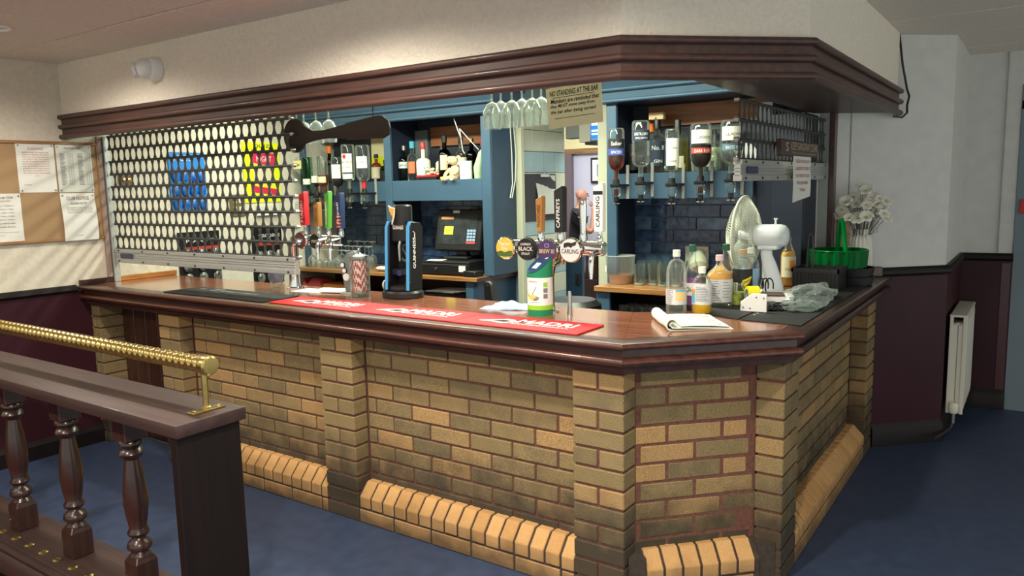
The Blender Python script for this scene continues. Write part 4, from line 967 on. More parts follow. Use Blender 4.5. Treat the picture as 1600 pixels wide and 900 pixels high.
MB().tube([(-0.056,-0.046,0.50),(-0.03,-0.046,0.486),(-0.008,-0.046,0.488),(-0.012,-0.046,0.45),(-0.033,-0.046,0.40)],0.004,6).obj('harp_outline', M_white, gt_)
text('lettering','GUINNESS',M_white,gt_,(-0.05,-0.0165,0.372),(1,0,0),(0,0,1),0.085,0.022,bold=0.02)
text('side_lettering','GUINNESS',M_white,gt_,(0.1025,0.012,0.16),(0,0.04,1),(0,-1,0),0.17,0.03,bold=0.02)
MB().tube([(0.103,-0.004,0.36),(0.103,0.012,0.352),(0.103,0.010,0.325)],0.003,6).obj('side_emblem', M_white, gt_)
MB().box(-0.02,0.012,-0.028,-0.025,0.12,0.15).obj('blue_patch', mat('navy_patch',S(30,40,96),0.5), gt_)
text('harp_print','S',M_inkg,gt_,(-0.03,0.049,0.19),(1,0,0),(0,0,1),0.045,0.10)
# --- jar of straws, grey dispenser, cloths, papers
sj = thing('straw_jar', 'clear jar of red and white striped paper straws on the counter', 'jar', (-1.722,0.39,CT)); sj.scale = (0.80,0.80,0.97)
MB().lathe([(0,0.004),(0.060,0.004),(0.064,0.215),(0.066,0.215),(0.064,0.0),(0,0)],26).obj('glass_wall', G_clear, sj, smooth=40)
MB().lathe([(0,0.005),(0.057,0.005),(0.057,0.03),(0,0.03)],22).obj('jar_base', glass('thick_glass',(0.85,0.86,0.84),0.9,0.05), sj)
MB().lathe([(0,0.238),(0.012,0.238),(0.02,0.232),(0.05,0.226),(0.067,0.222),(0.067,0.215),(0,0.215)],26).lathe([(0,0.262),(0.008,0.258),(0.010,0.248),(0.006,0.238),(0,0.238)],12).obj('lid', M_steel, sj)
def stripe_mat():
    M = bpy.data.materials.new('striped_straw'); M.use_nodes = True; nt = M.node_tree; b = nt.nodes['Principled BSDF']; b.inputs['Roughness'].default_value = 0.6
    tc = nt.nodes.new('ShaderNodeTexCoord'); sp = nt.nodes.new('ShaderNodeSeparateXYZ'); nt.links.new(tc.outputs['UV'], sp.inputs[0])
    gt = nt.nodes.new('ShaderNodeTexWave'); gt.wave_type = 'BANDS'; gt.bands_direction = 'DIAGONAL'; gt.inputs['Scale'].default_value = 16
    mp = nt.nodes.new('ShaderNodeMapping'); mp.inputs['Scale'].default_value = (0.8,0.8,0.85)
    nt.links.new(tc.outputs['Object'], mp.inputs[0]); nt.links.new(mp.outputs[0], gt.inputs['Vector'])
    rp = nt.nodes.new('ShaderNodeValToRGB'); rp.color_ramp.interpolation = 'CONSTANT'; rp.color_ramp.elements[0].color = S(228,218,208); rp.color_ramp.elements[1].color = S(178,38,42); rp.color_ramp.elements[1].position = 0.5
    nt.links.new(gt.outputs['Fac'], rp.inputs[0]); nt.links.new(rp.outputs[0], b.inputs['Base Color'])
    return M
M_straw = stripe_mat()
sts = [MB().tube([(0,0,-0.017*k),(0,0,0.165-0.017*k)],0.0046,7).mesh('straw', M_straw) for k in range(6)]
for i in range(95):
    a = random.uniform(0,2*PI); r = 0.052*math.sqrt(random.random()) if i > 34 else 0.052
    if i <= 34: a = 2*PI*i/35
    kk = random.randrange(6); s_ = link('straw', sts[kk], sj, (r*math.cos(a), r*math.sin(a), 0.032+0.017*kk), (random.uniform(-.04,.04), random.uniform(-.04,.04), random.uniform(0,6)))
gd = thing('drinks_dispenser', 'curved grey drinks dispenser with three round badges beside the straw jar', 'dispenser', (-1.868,0.456,CT), 0.2)
MB().lathe([(0,0),(0.05,0),(0.05,0.008),(0,0.010)],20).xf(Matrix.Diagonal((1.3,1,1,1))).obj('base', M_alu, gd)
MB().prism([(-0.02,0.008),(0.028,0.008),(0.036,0.10),(0.06,0.20),(0.05,0.235),(0.0,0.22),(-0.045,0.175),(-0.052,0.16),(-0.04,0.11)],-0.02,0.03,'xz').obj('body', mat('grey_casting', S(120,128,128), 0.4, 0.3), gd, bev=0.008, seg=2)
for (x,z,r) in ((-0.026,0.155,0.012),(-0.016,0.125,0.012),(-0.006,0.09,0.016)):
    MB().lathe([(0,-0.026),(r*1.25,-0.026),(r*1.25,-0.02),(0,-0.02)],16,(x,0,z),1).obj('badge_rim', M_blk if r < 0.015 else M_white, gd)
    MB().lathe([(0,-0.028),(r,-0.028),(r,-0.026),(0,-0.026)],16,(x,0,z),1).obj('badge_face', M_paper, gd)
MB().box(0.036,0.046,-0.024,-0.018,0.075,0.12).obj('yellow_mark', lb_yel, gd)
def cloth(name, label, cat, loc, w, d, mt, h=0.012, rz=0, n=10, seed=1, fold=None):
    rnd = random.Random(seed); vs = []; fs = []
    ph = [rnd.uniform(0,6) for _ in range(4)]
    for i in range(n+1):
        for j in range(n+1):
            u, v = i/n-0.5, j/n-0.5
            z = h*(0.55+0.35*math.sin(7*u+ph[0]+3*v)+0.3*math.sin(9*v+ph[1])+0.2*math.sin(13*u*v*4+ph[2]))
            e = min(0.5-abs(u),0.5-abs(v))*6
            z = 0.001+max(0,z)*(min(1,e)*0.8+0.2)
            vs.append((u*w*(1+0.08*math.sin(5*v+ph[3])), v*d*(1+0.1*math.sin(4*u+ph[2])), z))
    for i in range(n):
        for j in range(n): fs.append((i*(n+1)+j,(i+1)*(n+1)+j,(i+1)*(n+1)+j+1,i*(n+1)+j+1))
    o = MB().add(vs,fs).obj(name, mt, None, loc, (0,0,rz), smooth=70)
    sm_ = o.modifiers.new('thick','SOLIDIFY'); sm_.thickness = 0.003; sm_.offset = 1
    return tag(o, label, cat)
cloth('bar_cloth','pale blue bar cloth dropped on the counter by the charity tube','cloth',(-0.80,0.44,CT),0.22,0.17,mat('pale_blue_cloth',S(150,176,200),0.9,noise=0.08,scale=60,bump=0.4),0.022,0.25,12,3)
for i,(x,y,rz) in enumerate(((-2.13,0.42,0.1),(-2.02,0.46,0.25))):
    tag(MB().box(-0.10,0.10,-0.07,0.07,0,0.003+0.002*i).obj('paper_sheet', M_paper, None, (x,y,CT+0.004*i), (0,0,rz)), ('flat white paper sheets on the counter below the left beer font','second white paper sheet lying nearer the grey dispenser')[i], 'paper')
# --- chrome pin, steel beaker, charity collecting tube
tag(MB().lathe([(0,0),(0.012,0),(0.010,0.02),(0.009,0.085),(0.007,0.10),(0,0.10)],14).obj('counter_pin', M_steel, None, (-0.455,0.40,CT)), 'small upright steel pin standing on the counter right of the charity tube', 'pin')
bk = thing('pint_beaker','clear plastic beaker with brown and blue print under the shutter end','beaker',(-2.44,0.42,CT))
MB().lathe([(0,0.003),(0.030,0.003),(0.042,0.125),(0.044,0.125),(0.033,0.0),(0,0)],20).obj('beaker_wall', G_pet, bk, smooth=40)
MB().lathe([(0.0375,0.04),(0.0428,0.105),(0.0432,0.105),(0.0379,0.04)],20,closed=True).obj('printed_band', mat('beaker_print',S(150,110,70),0.6,noise=0.5,scale=20,col2=S(90,130,170)), bk)
ct_ = thing('charity_tube', 'green and white charity collecting tube with a helicopter picture and slanted top', 'collecting tube', (-0.572,0.345,CT))
R = 0.056
def wrap_flat(pts, z0, nm, mt, a0, RR, parent):
    """flat outline (arc length, height), cut fine enough to bend round a cylinder of radius RR"""
    bm = bmesh.new(); vs = [bm.verts.new((s,z,0)) for s, z in pts]; bm.faces.new(vs)
    bmesh.ops.triangulate(bm, faces=bm.faces[:])
    for _ in range(3):
        es = [e for e in bm.edges if abs(e.verts[0].co.x-e.verts[1].co.x) > 0.006]
        if not es: break
        bmesh.ops.subdivide_edges(bm, edges=es, cuts=1); bmesh.ops.triangulate(bm, faces=[f for f in bm.faces if len(f.verts) > 3])
    for v in bm.verts:
        s, z = v.co.x, v.co.y; v.co = (RR*math.cos(a0+s/RR), RR*math.sin(a0+s/RR), z0+z)
    me = bpy.data.meshes.new(nm); bm.to_mesh(me); bm.free(); me.materials.append(mt)
    return link(nm, me, parent)
def slant(R, z0, za, zb, n=32):
    """upright cylinder whose top is cut on a slant: za towards -x, zb towards +x"""
    vs = []; 
    for k in range(n):
        a = 2*PI*k/n; vs.append((R*math.cos(a),R*math.sin(a),z0))
    for k in range(n):
        a = 2*PI*k/n; vs.append((R*math.cos(a),R*math.sin(a),za+(zb-za)*(math.cos(a)+1)/2))
    fs = [tuple(range(n))[::-1], tuple(range(n,2*n))]+[(k,(k+1)%n,n+(k+1)%n,n+k) for k in range(n)]
    return MB().add(vs,fs)
MB().lathe([(0,0),(R,0),(R,0.025),(0,0.025)],32).obj('green_foot', mat('charity_green',S(16,128,82),0.35), ct_)
MB().lathe([(0,0.025),(R+0.0004,0.025),(R+0.0004,0.045),(0,0.045)],32).obj('lime_band', mat('charity_lime',S(150,196,50),0.4), ct_)
MB().lathe([(0,0.045),(R,0.045),(R,0.165),(0,0.165)],32).obj('white_sleeve', M_white, ct_)
RT = Matrix.Rotation(math.radians(64),4,'Z')
slant(R+0.0006,0.165,0.178,0.265).xf(RT).obj('green_top', MATS['charity_green'], ct_)
mm = RT @ Matrix.Translation((0,0,0.2225)) @ Matrix.Rotation(-math.atan2(0.087,2*R),4,'Y')
k = 1/math.cos(math.atan2(0.087,2*R))
pl = MB().lathe([(0,0),(R*0.93,0),(R*0.93,0.002),(0,0.002)],28).xf(mm @ Matrix.Diagonal((k,1,1,1))); pl.obj('slanted_plate', mat('plate_navy',S(38,70,110),0.35), ct_)
MB().box(0.028,0.060,-0.026,0.026,0.002,0.004).xf(mm).obj('white_slot_plate', M_white, ct_, bev=0.002)
MB().box(-0.035,0.0,-0.018,0.018,0.002,0.0035).xf(mm).obj('printed_square', M_paper, ct_)
def wrap(mb_pts, z0, nm, mt, a0, th=0.0008):
    """flat outline (arc length, height) wrapped on the tube"""
    wrap_flat(mb_pts, z0, nm, mt, a0, R+th, ct_)
wrap([(-0.004,0.022),(0.004,0.014),(0.020,0.010),(0.036,0.012),(0.046,0.020),(0.046,0.026),(0.034,0.034),(0.018,0.036),(0.006,0.034),(-0.012,0.038),(-0.018,0.050),(-0.022,0.050),(-0.018,0.030)],0.055,'helicopter_print',mat('heli_yellow',S(196,190,90),0.5),-1.9)
wrap([(0.020,0.010),(0.036,0.012),(0.046,0.020),(0.046,0.026),(0.036,0.028),(0.022,0.020)],0.055,'helicopter_nose',M_inkg,-1.9,0.0011)
wrap([(0.012,0.036),(0.016,0.036),(0.036,0.072),(0.033,0.073)],0.055,'rotor_print',M_inkg,-1.9)
wrap([(-0.004,0.0),(0.044,0.004),(0.044,0.006),(-0.004,0.002)],0.055,'skid_print',M_inkg,-1.9)
for i,(z,mt_) in enumerate(((0.125,MATS['charity_lime']),(0.10,M_inkg),(0.075,M_inkg))): wrap([(0,0),(0.02,0),(0.02,0.02),(0,0.02)],z,'printed_panel',mt_,-0.75)
text('lettering','AIR AMBULANCE',M_ink,ct_,(0,0,0.145),(1,0,0),(0,0,1),0.045,0.008,curve=(0,0,R,-2.0),depth=0.0008)

# ================================================================ on the main back worktop
tl = thing('till', 'black touch screen till with a yellow sticky note on its screen', 'till', (-2.22,1.88,1.072), 0.10)
MB().box(-0.10,0.10,-0.09,0.09,0,0.02).obj('foot', M_blk, tl, bev=0.006)
MB().box(-0.04,0.05,-0.01,0.05,0.02,0.14).obj('neck', M_blk, tl, bev=0.006)
tilt = Matrix.Translation((0,-0.03,0.055)) @ Matrix.Rotation(-0.24,4,'X')
MB().box(-0.195,0.195,-0.03,0.03,0,0.30).xf(tilt).obj('screen_case', M_blk, tl, bev=0.008)
MB().box(-0.168,0.155,-0.032,-0.030,0.045,0.262).xf(tilt).obj('screen', mat('dusty_black_screen', S(48,52,54), 0.22, noise=0.35, scale=18), tl)
MB().box(-0.12,-0.045,-0.034,-0.032,0.115,0.175).xf(tilt).obj('sticky_note', mat('sticky_yellow',S(214,220,70),0.8), tl)
tx = text('note_lettering','NO SALE',M_ink,tl,(0,0,0),(1,0,0),(0,0,1),0.05,0.01)
tx.matrix_local = tilt @ Matrix.Translation((-0.108,-0.0345,0.14))
MB().box(-0.155,-0.05,-0.034,-0.032,0.225,0.245).xf(tilt).obj('orange_strip', mat('screen_orange',S(190,130,80),0.5), tl)
MB().box(-0.06,-0.005,-0.034,-0.030,0.272,0.29).xf(tilt).obj('white_sticker', M_paper, tl)
kp = MB()
for i in range(3):
    for j in range(4): kp.box(0.075+i*0.025,0.095+i*0.025,-0.034,-0.032,0.07+j*0.022,0.086+j*0.022)
kp.xf(tilt).obj('keypad_buttons', mat('keypad_blue',S(150,176,206),0.5), tl)
MB().box(0.072,0.148,-0.034,-0.032,0.05,0.066).xf(tilt).obj('red_button', mat('button_red',S(200,70,66),0.5), tl)
MB().box(0.188,0.235,0.0,0.04,0.13,0.27).obj('customer_display', M_blk, tl, bev=0.005)
cdw = thing('cash_drawer', 'black steel cash drawer under the till on the wooden worktop', 'cash drawer', (-2.22,1.86,0.974), 0.06)
MB().box(-0.215,0.215,-0.20,0.19,0.004,0.098).obj('case', M_blk, cdw, bev=0.004)
MB().box(-0.205,0.205,-0.206,-0.20,0.012,0.078).obj('drawer_front', M_blk, cdw, bev=0.003)
MB().lathe([(0,-0.214),(0.011,-0.214),(0.012,-0.206),(0,-0.206)],14,(-0.06,0,0.045),1).obj('lock', M_steel, cdw)
MB().box(0.135,0.19,-0.208,-0.206,0.03,0.072).obj('sticker', M_paper, cdw)
tag(MB().box(-0.06,0.06,-0.04,0.04,0,0.004).obj('receipt_slip', M_paper, None, (-2.30,1.70,1.0725), (0,0,0.3)), 'white receipt slip lying on the cash drawer', 'paper')
tag(MB().prism([(-0.05,-0.035),(0.05,-0.035),(0.065,0.05),(-0.065,0.05)],0,0.04).obj('black_tray', M_blk, None, (-1.975,1.68,0.9745), bev=0.004), 'small black plastic tray at the corner of the main worktop', 'tray')
for i,(x,y,w,d,h,mt_,nm,la,ca) in enumerate(((-2.83,1.70,0.10,0.06,0.03,M_paper,'paper_bag','crumpled white paper bag on the worktop left of the till','bag'),(-2.72,1.75,0.09,0.05,0.05,M_blk,'card_reader','black card reader on the worktop left of the till','card reader'))):
    if nm == 'paper_bag': tag(MB().ball((0,0,0.018),0.05,12,8,(1.3,0.7,0.36)).obj(nm, mat('crumpled_paper',S(220,220,212),0.9,noise=0.1,scale=40,bump=1.0), None, (x,y,0.974)), la, ca)
    else: tag(MB().box(-w/2,w/2,-d/2,d/2,0,h).obj(nm, mt_, None, (x,y,0.974), bev=0.008), la, ca)
wl_ = MB().tube([(0,0,0),(-0.012,-0.01,0.05),(0.0,-0.01,0.085),(0.018,-0.01,0.05),(0.02,-0.01,0.0)],0.004,6)
tag(wl_.obj('cable_loop', M_white, None, (-2.62,1.68,0.976)), 'loop of white cable standing up beside the stout tower', 'cable')
# --- under the main worktop
printer = thing('receipt_printer','black boxy printer with papers on top under the till worktop','printer',(-2.25,1.86,0.721))
MB().box(-0.22,0.25,-0.16,0.16,0,0.12).obj('case', M_blk, printer, bev=0.012)
MB().box(-0.20,0.10,-0.172,-0.16,0.02,0.045).obj('paper_slot', M_blkm, printer, bev=0.004)
MB().lathe([(0,-0.175),(0.035,-0.172),(0.035,-0.16),(0,-0.16)],18,(0.17,0,0.06),1).obj('roll_cover', M_blkm, printer)
for i in range(3): tag(MB().box(-0.13,0.13,-0.09,0.09,0,0.004).obj('paper_sheet', M_paper, None, (-2.30+0.03*i,1.80,0.8425+0.005*i), (0,0,0.15*i)), ['lowest','middle','uppermost'][i]+' loose white sheet on the black printer under the worktop', 'paper')
tag(MB().ball((0,0,0.055),0.06,14,10,(1.2,0.8,0.95)).obj('plastic_bag', mat('white_bag',S(216,220,206),0.6,noise=0.1,scale=30,bump=1.0), None, (-2.72,1.66,0.82), smooth=60), 'crumpled white bag on the crates left of the stout tower', 'bag')
cr = thing('black_crate','black plastic crate under the worktop behind the straw jar','crate',(-2.74,1.80,0.721))
MB().box(-0.28,0.22,-0.13,0.13,0,0.10).box(-0.285,0.225,-0.135,0.135,0.085,0.10).obj('crate_body', M_blk, cr, bev=0.005)
tag(MB().prism([(-0.12,0),(0.11,0),(0.13,0.16),(0.02,0.17),(-0.05,0.11),(-0.09,0.17)],-0.08,0.06,'xz').obj('red_bag', mat('red_bag_fabric',S(150,50,46),0.8,noise=0.1,scale=20), None, (-3.60,1.74,0.721), bev=0.012), 'red fabric bag under the worktop beside the left beer font', 'bag')
ob = thing('orange_box','orange printed cardboard box under the worktop behind the papers','box',(-3.33,1.78,0.721))
MB().box(-0.17,0.17,-0.10,0.10,0,0.125).obj('carton', mat('orange_card',S(214,130,50),0.7), ob, bev=0.003)
MB().ball((-0.07,-0.10,0.085),0.03,12,6,(1,0.05,0.5)).obj('printed_patch', M_paper, ob)
blk = thing('black_holdall','black folded bag hung on the navy side of the back bar base','bag',(-1.70,1.52,0.70))
MB().prism([(-0.03,0.0),(0.075,0.0),(0.05,0.10),(0.03,0.25),(0.015,0.285),(-0.03,0.278),(-0.045,0.26)],-0.03,0.03,'xz').obj('bag_body', M_blk, blk, bev=0.012)
MB().lathe([(0,-0.034),(0.008,-0.034),(0.008,-0.03),(0,-0.03)],10,(-0.005,0,0.25),1).obj('stud', M_steel, blk)
st_ = MB().box(-1.78,-1.60,1.44,1.60,0.0,0.70)
tag(st_.obj('bin', M_navy, None, bev=0.01), 'navy bin hidden behind the counter under the black bag', 'bin')
bn = thing('round_stool','round black padded stool seat just visible behind the charity tube','stool',(-0.80,1.0,0.0))
MB().lathe([(0,0.90),(0.14,0.90),(0.16,0.92),(0.16,0.96),(0.13,0.985),(0,0.99)],24).obj('seat', M_blk, bn)
MB().lathe([(0,0),(0.2,0),(0.2,0.02),(0.03,0.04),(0.03,0.90),(0,0.90)],20).obj('pedestal', M_chrome, bn)
# ================================================================ on the side counter and side worktop
def counter_mat(label, poly):
    return tag(MB().prism(poly,0,0.004).obj('counter_mat', M_bmat, None, (0,0,CT), bev=0.001), label, 'bar mat')
counter_mat('black rubber mat under the drinks bottles on the side counter', [(0.03,0.665),(0.222,0.588),(0.222,1.16),(-0.09,1.16),(-0.09,0.80)])
m_ = counter_mat('black rubber mat along the edge of the side counter', [(0.232,0.585),(0.395,0.572),(0.478,0.56),(0.478,2.0),(0.232,2.0)])
text('mat_print','M',M_offw,None,(0.255,0.70,CT+0.0044),(0,1,0),(-1,0,0),0.06,0.006)
o = [x for x in bpy.data.objects if x.name.startswith('mat_print')][0]; o.parent = m_; o.location = (0,0,-CT)
M_capw = mat('white_cap', S(226,224,210), 0.4); M_capg = mat('green_cap', S(30,84,62), 0.4); M_capp = mat('pink_cap', S(226,190,186), 0.4)
L_juice = liquid('orange_juice', S(240,190,24), 0.2, 0.05); L_squash = liquid('orange_squash', S(244,186,92), 0.1, 0.25); L_purp = liquid('blackcurrant', S(40,20,44), 0.1, 0.2)
L_water = liquid('lemonade', S(226,232,228), 0.05, 0.95)
M_col = mat('printed_label', S(206,206,206), 0.6, noise=0.10, scale=120)
def ppx(px, y, zz=CT): p = at(px, 440, 1, y); return (p.x, y, zz)
def lblock(bt, R, a0, w, z0, z1, mt, nm='label_print'):
    n = 8; vs = []; fs = []
    for i in range(n+1):
        th = a0+(w/R)*i/n; vs += [((R+0.0022)*math.cos(th),(R+0.0022)*math.sin(th),z0),((R+0.0022)*math.cos(th),(R+0.0022)*math.sin(th),z1)]
    for i in range(n): fs.append((2*i,2*i+2,2*i+3,2*i+1))
    MB().add(vs,fs).obj(nm, mt, bt)
def lines(bt, R, a0, w, z0, z1, n, mt=None):
    for i in range(n):
        z = z0+(z1-z0)*i/(n-1); lblock(bt, R+0.0004, a0, w*random.uniform(0.7,1.0), z, z+0.0022, mt or M_inkg, 'label_line')
lb_sky = mat('sky_label', S(90,170,208), 0.6); lb_org = mat('orange_label', S(226,140,50), 0.6); lb_tan = mat('tan_label', S(226,190,120), 0.6)
b1 = bottle('drinks_bottle','tall clear plastic bottle with a white cap and pale label, almost empty',ppx(1057,0.615),0.262,0.043,rn=0.013,hs=0.165,hn=0.235,gm=G_pet,lq=L_water,fill=(0,0.12),lab=M_col,labz=(0.17,0.42),arc=3.4,cap=M_capw,caph=0.028,face=-1.2)
lblock(b1,0.043,-1.25,0.045,0.062,0.100,lb_tan); lblock(b1,0.043,-1.25,0.045,0.100,0.109,lb_sky); lines(b1,0.043,-2.3,0.036,0.05,0.104,8)
b2_ = bottle('drinks_bottle','clear bottle with a dark green cap and purple label behind the white capped bottle',ppx(1082,0.735),0.275,0.038,rn=0.013,hs=0.14,hn=0.235,gm=G_pet,lq=L_purp,fill=(0,0.28),lab=lb_purp,labz=(0.10,0.54),arc=3.0,cap=M_capg,caph=0.03,face=-1.2,kind='cone')
lblock(b2_,0.038,-2.0,0.07,0.07,0.125,lb_white); text('lettering','Diet',M_ink,b2_,(0,0,0.085),(1,0,0),(0,0,1),0.045,0.022,curve=(0,0,0.041,-1.9),depth=0.001)
b3 = bottle('drinks_bottle','short orange juice bottle with a white cap in front of the others',ppx(1097,0.665),0.190,0.041,rn=0.013,hs=0.115,hn=0.165,gm=G_pet,lq=L_juice,fill=(0,0.24),lab=M_col,labz=(0.23,0.70),arc=3.2,cap=M_capw,caph=0.028,face=-1.2)
lblock(b3,0.041,-2.5,0.022,0.05,0.09,lb_sky); lblock(b3,0.041,-2.5,0.022,0.09,0.108,lb_org); lines(b3,0.041,-1.85,0.055,0.06,0.115,9)
b4 = bottle('drinks_bottle','wide squash bottle with a pale pink cap and a broad white label',ppx(1124,0.88),0.222,0.057,rn=0.014,hs=0.135,hn=0.20,gm=G_pet,lq=L_squash,fill=(0.50,0.68),lab=M_col,labz=(0.12,0.58),arc=3.4,cap=M_capp,caph=0.026,face=-1.15,kind='cone')
lines(b4,0.057,-2.2,0.06,0.035,0.12,9); lines(b4,0.057,-0.95,0.035,0.05,0.115,6,mat('label_green',S(120,150,110),0.6))
bottle('drinks_bottle','clear bottle with a green cap in front of the fan, behind the pink capped squash',ppx(1134,1.02),0.258,0.045,rn=0.014,hs=0.13,hn=0.23,gm=G_pet,lq=L_squash,fill=(0,0.55),cap=M_capg,caph=0.03,kind='cone')
b5 = bottle('mixer_bottle','mixer bottle with a tan cap and black label bearing a yellow swoosh',ppx(1160,1.02),0.238,0.043,rn=0.014,hs=0.165,hn=0.215,gm=G_pet,lab=lb_blk,labz=(0.22,0.68),arc=3.4,cap=mat('tan_cap',S(176,150,110),0.4),caph=0.026,face=-1.15)
def swoosh(bt, R, pts, a0, mt, nm='label_swoosh'):
    wrap_flat(pts, 0, nm, mt, a0, R+0.0026, bt)
swoosh(b5,0.043,[(0,0.085),(0.008,0.078),(0.035,0.098),(0.052,0.122),(0.050,0.130),(0.030,0.122),(0.006,0.112),(0.0,0.10)],-1.35,lb_yel)
tx = text('lettering','Schweppes',M_ink,b5,(0,0,0.0),(1,0,0),(0,0,1),0.036,0.017,curve=(0,0,0.0435,-1.25),depth=0.0034)
for v in tx.data.vertices: v.co.z += 0.088+0.55*0.043*(math.atan2(v.co.y,v.co.x)+1.25)
lblock(b5,0.043,-2.3,0.012,0.055,0.10,lb_white); lblock(b5,0.043,-1.95,0.010,0.055,0.10,lb_white)
b6 = bottle('mixer_bottle','clear bottle with a white cap and blue label behind the black labelled mixer',ppx(1172,1.13),0.236,0.040,rn=0.013,hs=0.15,hn=0.21,gm=G_pet,lab=mat('pale_blue_label',S(150,186,210),0.6),labz=(0.15,0.65),arc=3.0,cap=M_capw,caph=0.026)
b7 = bottle('squash_bottle','orange cordial bottle with a dark green cap standing beyond the fan',ppx(1231,1.71),0.275,0.039,rn=0.012,hs=0.155,hn=0.235,gm=G_clear,lq=L_squash,fill=(0,0.66),lab=lb_cream,labz=(0.18,0.58),arc=2.2,cap=M_capg,caph=0.03,kind='cone',face=-1.2)
lblock(b7,0.039,-1.15,0.028,0.085,0.14,lb_org); text('lettering','Orange',M_ink,b7,(0,0,0.085),(1,0,0),(0,0,1),0.04,0.014,curve=(0,0,0.041,-1.7),depth=0.0012)
jr = thing('olive_jar','small glass jar of green slices in front of the mixer bottle','jar',ppx(1153,0.93,CT+0.0045))
MB().lathe([(0,0.003),(0.032,0.0),(0.034,0.01),(0.034,0.07),(0.027,0.085),(0.027,0.095),(0,0.095)],20).obj('glass_body', G_clear, jr, smooth=50)
MB().lathe([(0,0.005),(0.030,0.005),(0.030,0.06),(0,0.06)],16).obj('contents', mat('green_slices',S(136,142,50),0.5,noise=0.5,scale=50), jr)
tag(MB().box(-0.007,0.007,-0.007,0.007,0,0.075).obj('wooden_block', M_oak, None, ppx(1142,0.93,CT+0.0045)), 'little wooden block standing between the squash bottle and the jar', 'block')
tp = thing('tape_roll','roll of yellow adhesive tape standing on edge by the white bracket','tape',ppx(1176,0.90,CT+0.0045), 0.55)
MB().lathe([(0.034,-0.025),(0.047,-0.025),(0.047,0.025),(0.034,0.025)],32,(0,0,0.047),0,closed=True).add([],[]).obj('tape', mat('tape_yellow',S(232,212,30),0.4), tp)
MB().lathe([(0.0325,-0.025),(0.035,-0.0255),(0.035,0.0255),(0.0325,0.025)],32,(0,0,0.047),0,closed=True).obj('core', mat('tape_core',S(150,166,176),0.6), tp)
br = thing('white_bracket','white plastic corner plate with four holes standing on the mat','bracket',(0.225,0.785,CT+0.0045), 0.03)
MB().prism([(-0.055,0),(0.055,0),(0.055,0.078),(-0.005,0.079),(-0.055,0.040)],-0.005,0.005,'xz').obj('plate', M_white, br, bev=0.002)
for x,z in ((-0.043,0.016),(-0.014,0.014),(0.012,0.062),(0.043,0.060)): MB().lathe([(0,-0.006),(0.004,-0.006),(0.004,-0.0045),(0,-0.0045)],10,(x,0,z),1).obj('hole', M_inkg, br)
fo = thing('leaflet_box','brown and white leaflet box lying behind the white bracket','box',(0.245,0.98,CT+0.0045), 0.35)
MB().box(-0.06,0.09,-0.05,0.05,0,0.05).obj('white_box', M_white, fo, bev=0.002)
MB().box(-0.075,0.05,-0.055,0.045,0.050,0.056).obj('brown_flap', mat('brown_card',S(84,62,54),0.7), fo)
MB().box(-0.09,-0.02,-0.07,-0.052,0.0,0.02).obj('red_edge', mat('maroon_card',S(110,40,40),0.7), fo)
# clear carrier bag, crumpled
def crumple(name, label, cat, loc, dims, mt, seed, sub=4, amp=0.28):
    bm = bmesh.new(); bmesh.ops.create_icosphere(bm, subdivisions=sub, radius=1.0); rnd = random.Random(seed)
    from mathutils import noise as nz
    off = Vector((rnd.uniform(0,9),rnd.uniform(0,9),rnd.uniform(0,9)))
    for v in bm.verts:
        n = v.co.normalized()
        k = 1+amp*1.5*nz.noise(n*1.6+off)+amp*abs(nz.noise(n*4.0+off*2))-amp*0.6*abs(nz.noise(n*9.0+off))
        v.co = Vector((n.x*k*dims[0], n.y*k*dims[1], max(-0.0, (n.z*k+0.55)*dims[2]*0.65)))
    me = bpy.data.meshes.new(name); bm.to_mesh(me); bm.free(); me.materials.append(mt); me.shade_smooth(); me.set_sharp_from_angle(angle=0.5)
    return tag(link(name, me, None, loc), label, cat)
G_bag = glass('clear_polythene', (0.88,0.92,0.90), 0.9, 0.2, 0.75, haze=0.10)
crumple('polythene_bag','crumpled clear polythene bag lying on the mat near the counter edge','bag',(0.375,1.16,CT+0.006),(0.095,0.20,0.075),G_bag,4)
crumple('polythene_bag','second smaller crumpled clear bag in front of the larger one','bag',(0.37,0.945,CT+0.006),(0.085,0.10,0.035),G_bag,11)
crumple('black_netting','small crumpled black plastic wrapping under the clear bags','wrapping',(0.285,0.90,CT+0.006),(0.045,0.06,0.03),mat('black_wrap',S(40,42,46),0.25),5)
# newspaper rolled at one side
nw = thing('newspaper','open newspaper with its left side rolled up at the counter corner','newspaper',(0.085,0.240,CT), math.atan2(0.58,0.81))
def ribbon(pts, th, y0, y1, name, mt, wav=0.0, n=8):
    """sheet following a profile in the x-z plane, swept along y"""
    P = [Vector((p[0],0,p[1])) for p in pts]; vs = []; fs = []; m = len(P)
    for j in range(n+1):
        y = y0+(y1-y0)*j/n
        for s in (0,1):
            for i in range(m):
                t = (P[min(i+1,m-1)]-P[max(i-1,0)]).normalized(); nn = Vector((-t.z,0,t.x))
                q = P[i]+nn*th*s
                vs.append((q.x+0.004*math.sin(j*0.9)*wav, y, max(0.0005,q.z+wav*0.003*math.sin(j*1.7+i*0.8)*s)))
    for j in range(n):
        a, b = j*2*m, (j+1)*2*m
        for i in range(m-1):
            fs.append((a+i,a+i+1,b+i+1,b+i)); fs.append((a+m+i,b+m+i,b+m+i+1,a+m+i+1))
        fs.append((a,b,b+m,a+m)); fs.append((a+m-1,a+2*m-1,b+2*m-1,b+m-1))
    for k in (0,n*2*m): fs += [(k+i,k+i+1,k+m+i+1,k+m+i) for i in range(m-1)]
    return MB().add(vs,fs).obj(name, mt, nw, smooth=60)
M_news = mat('newsprint', S(226,228,214), 0.9)
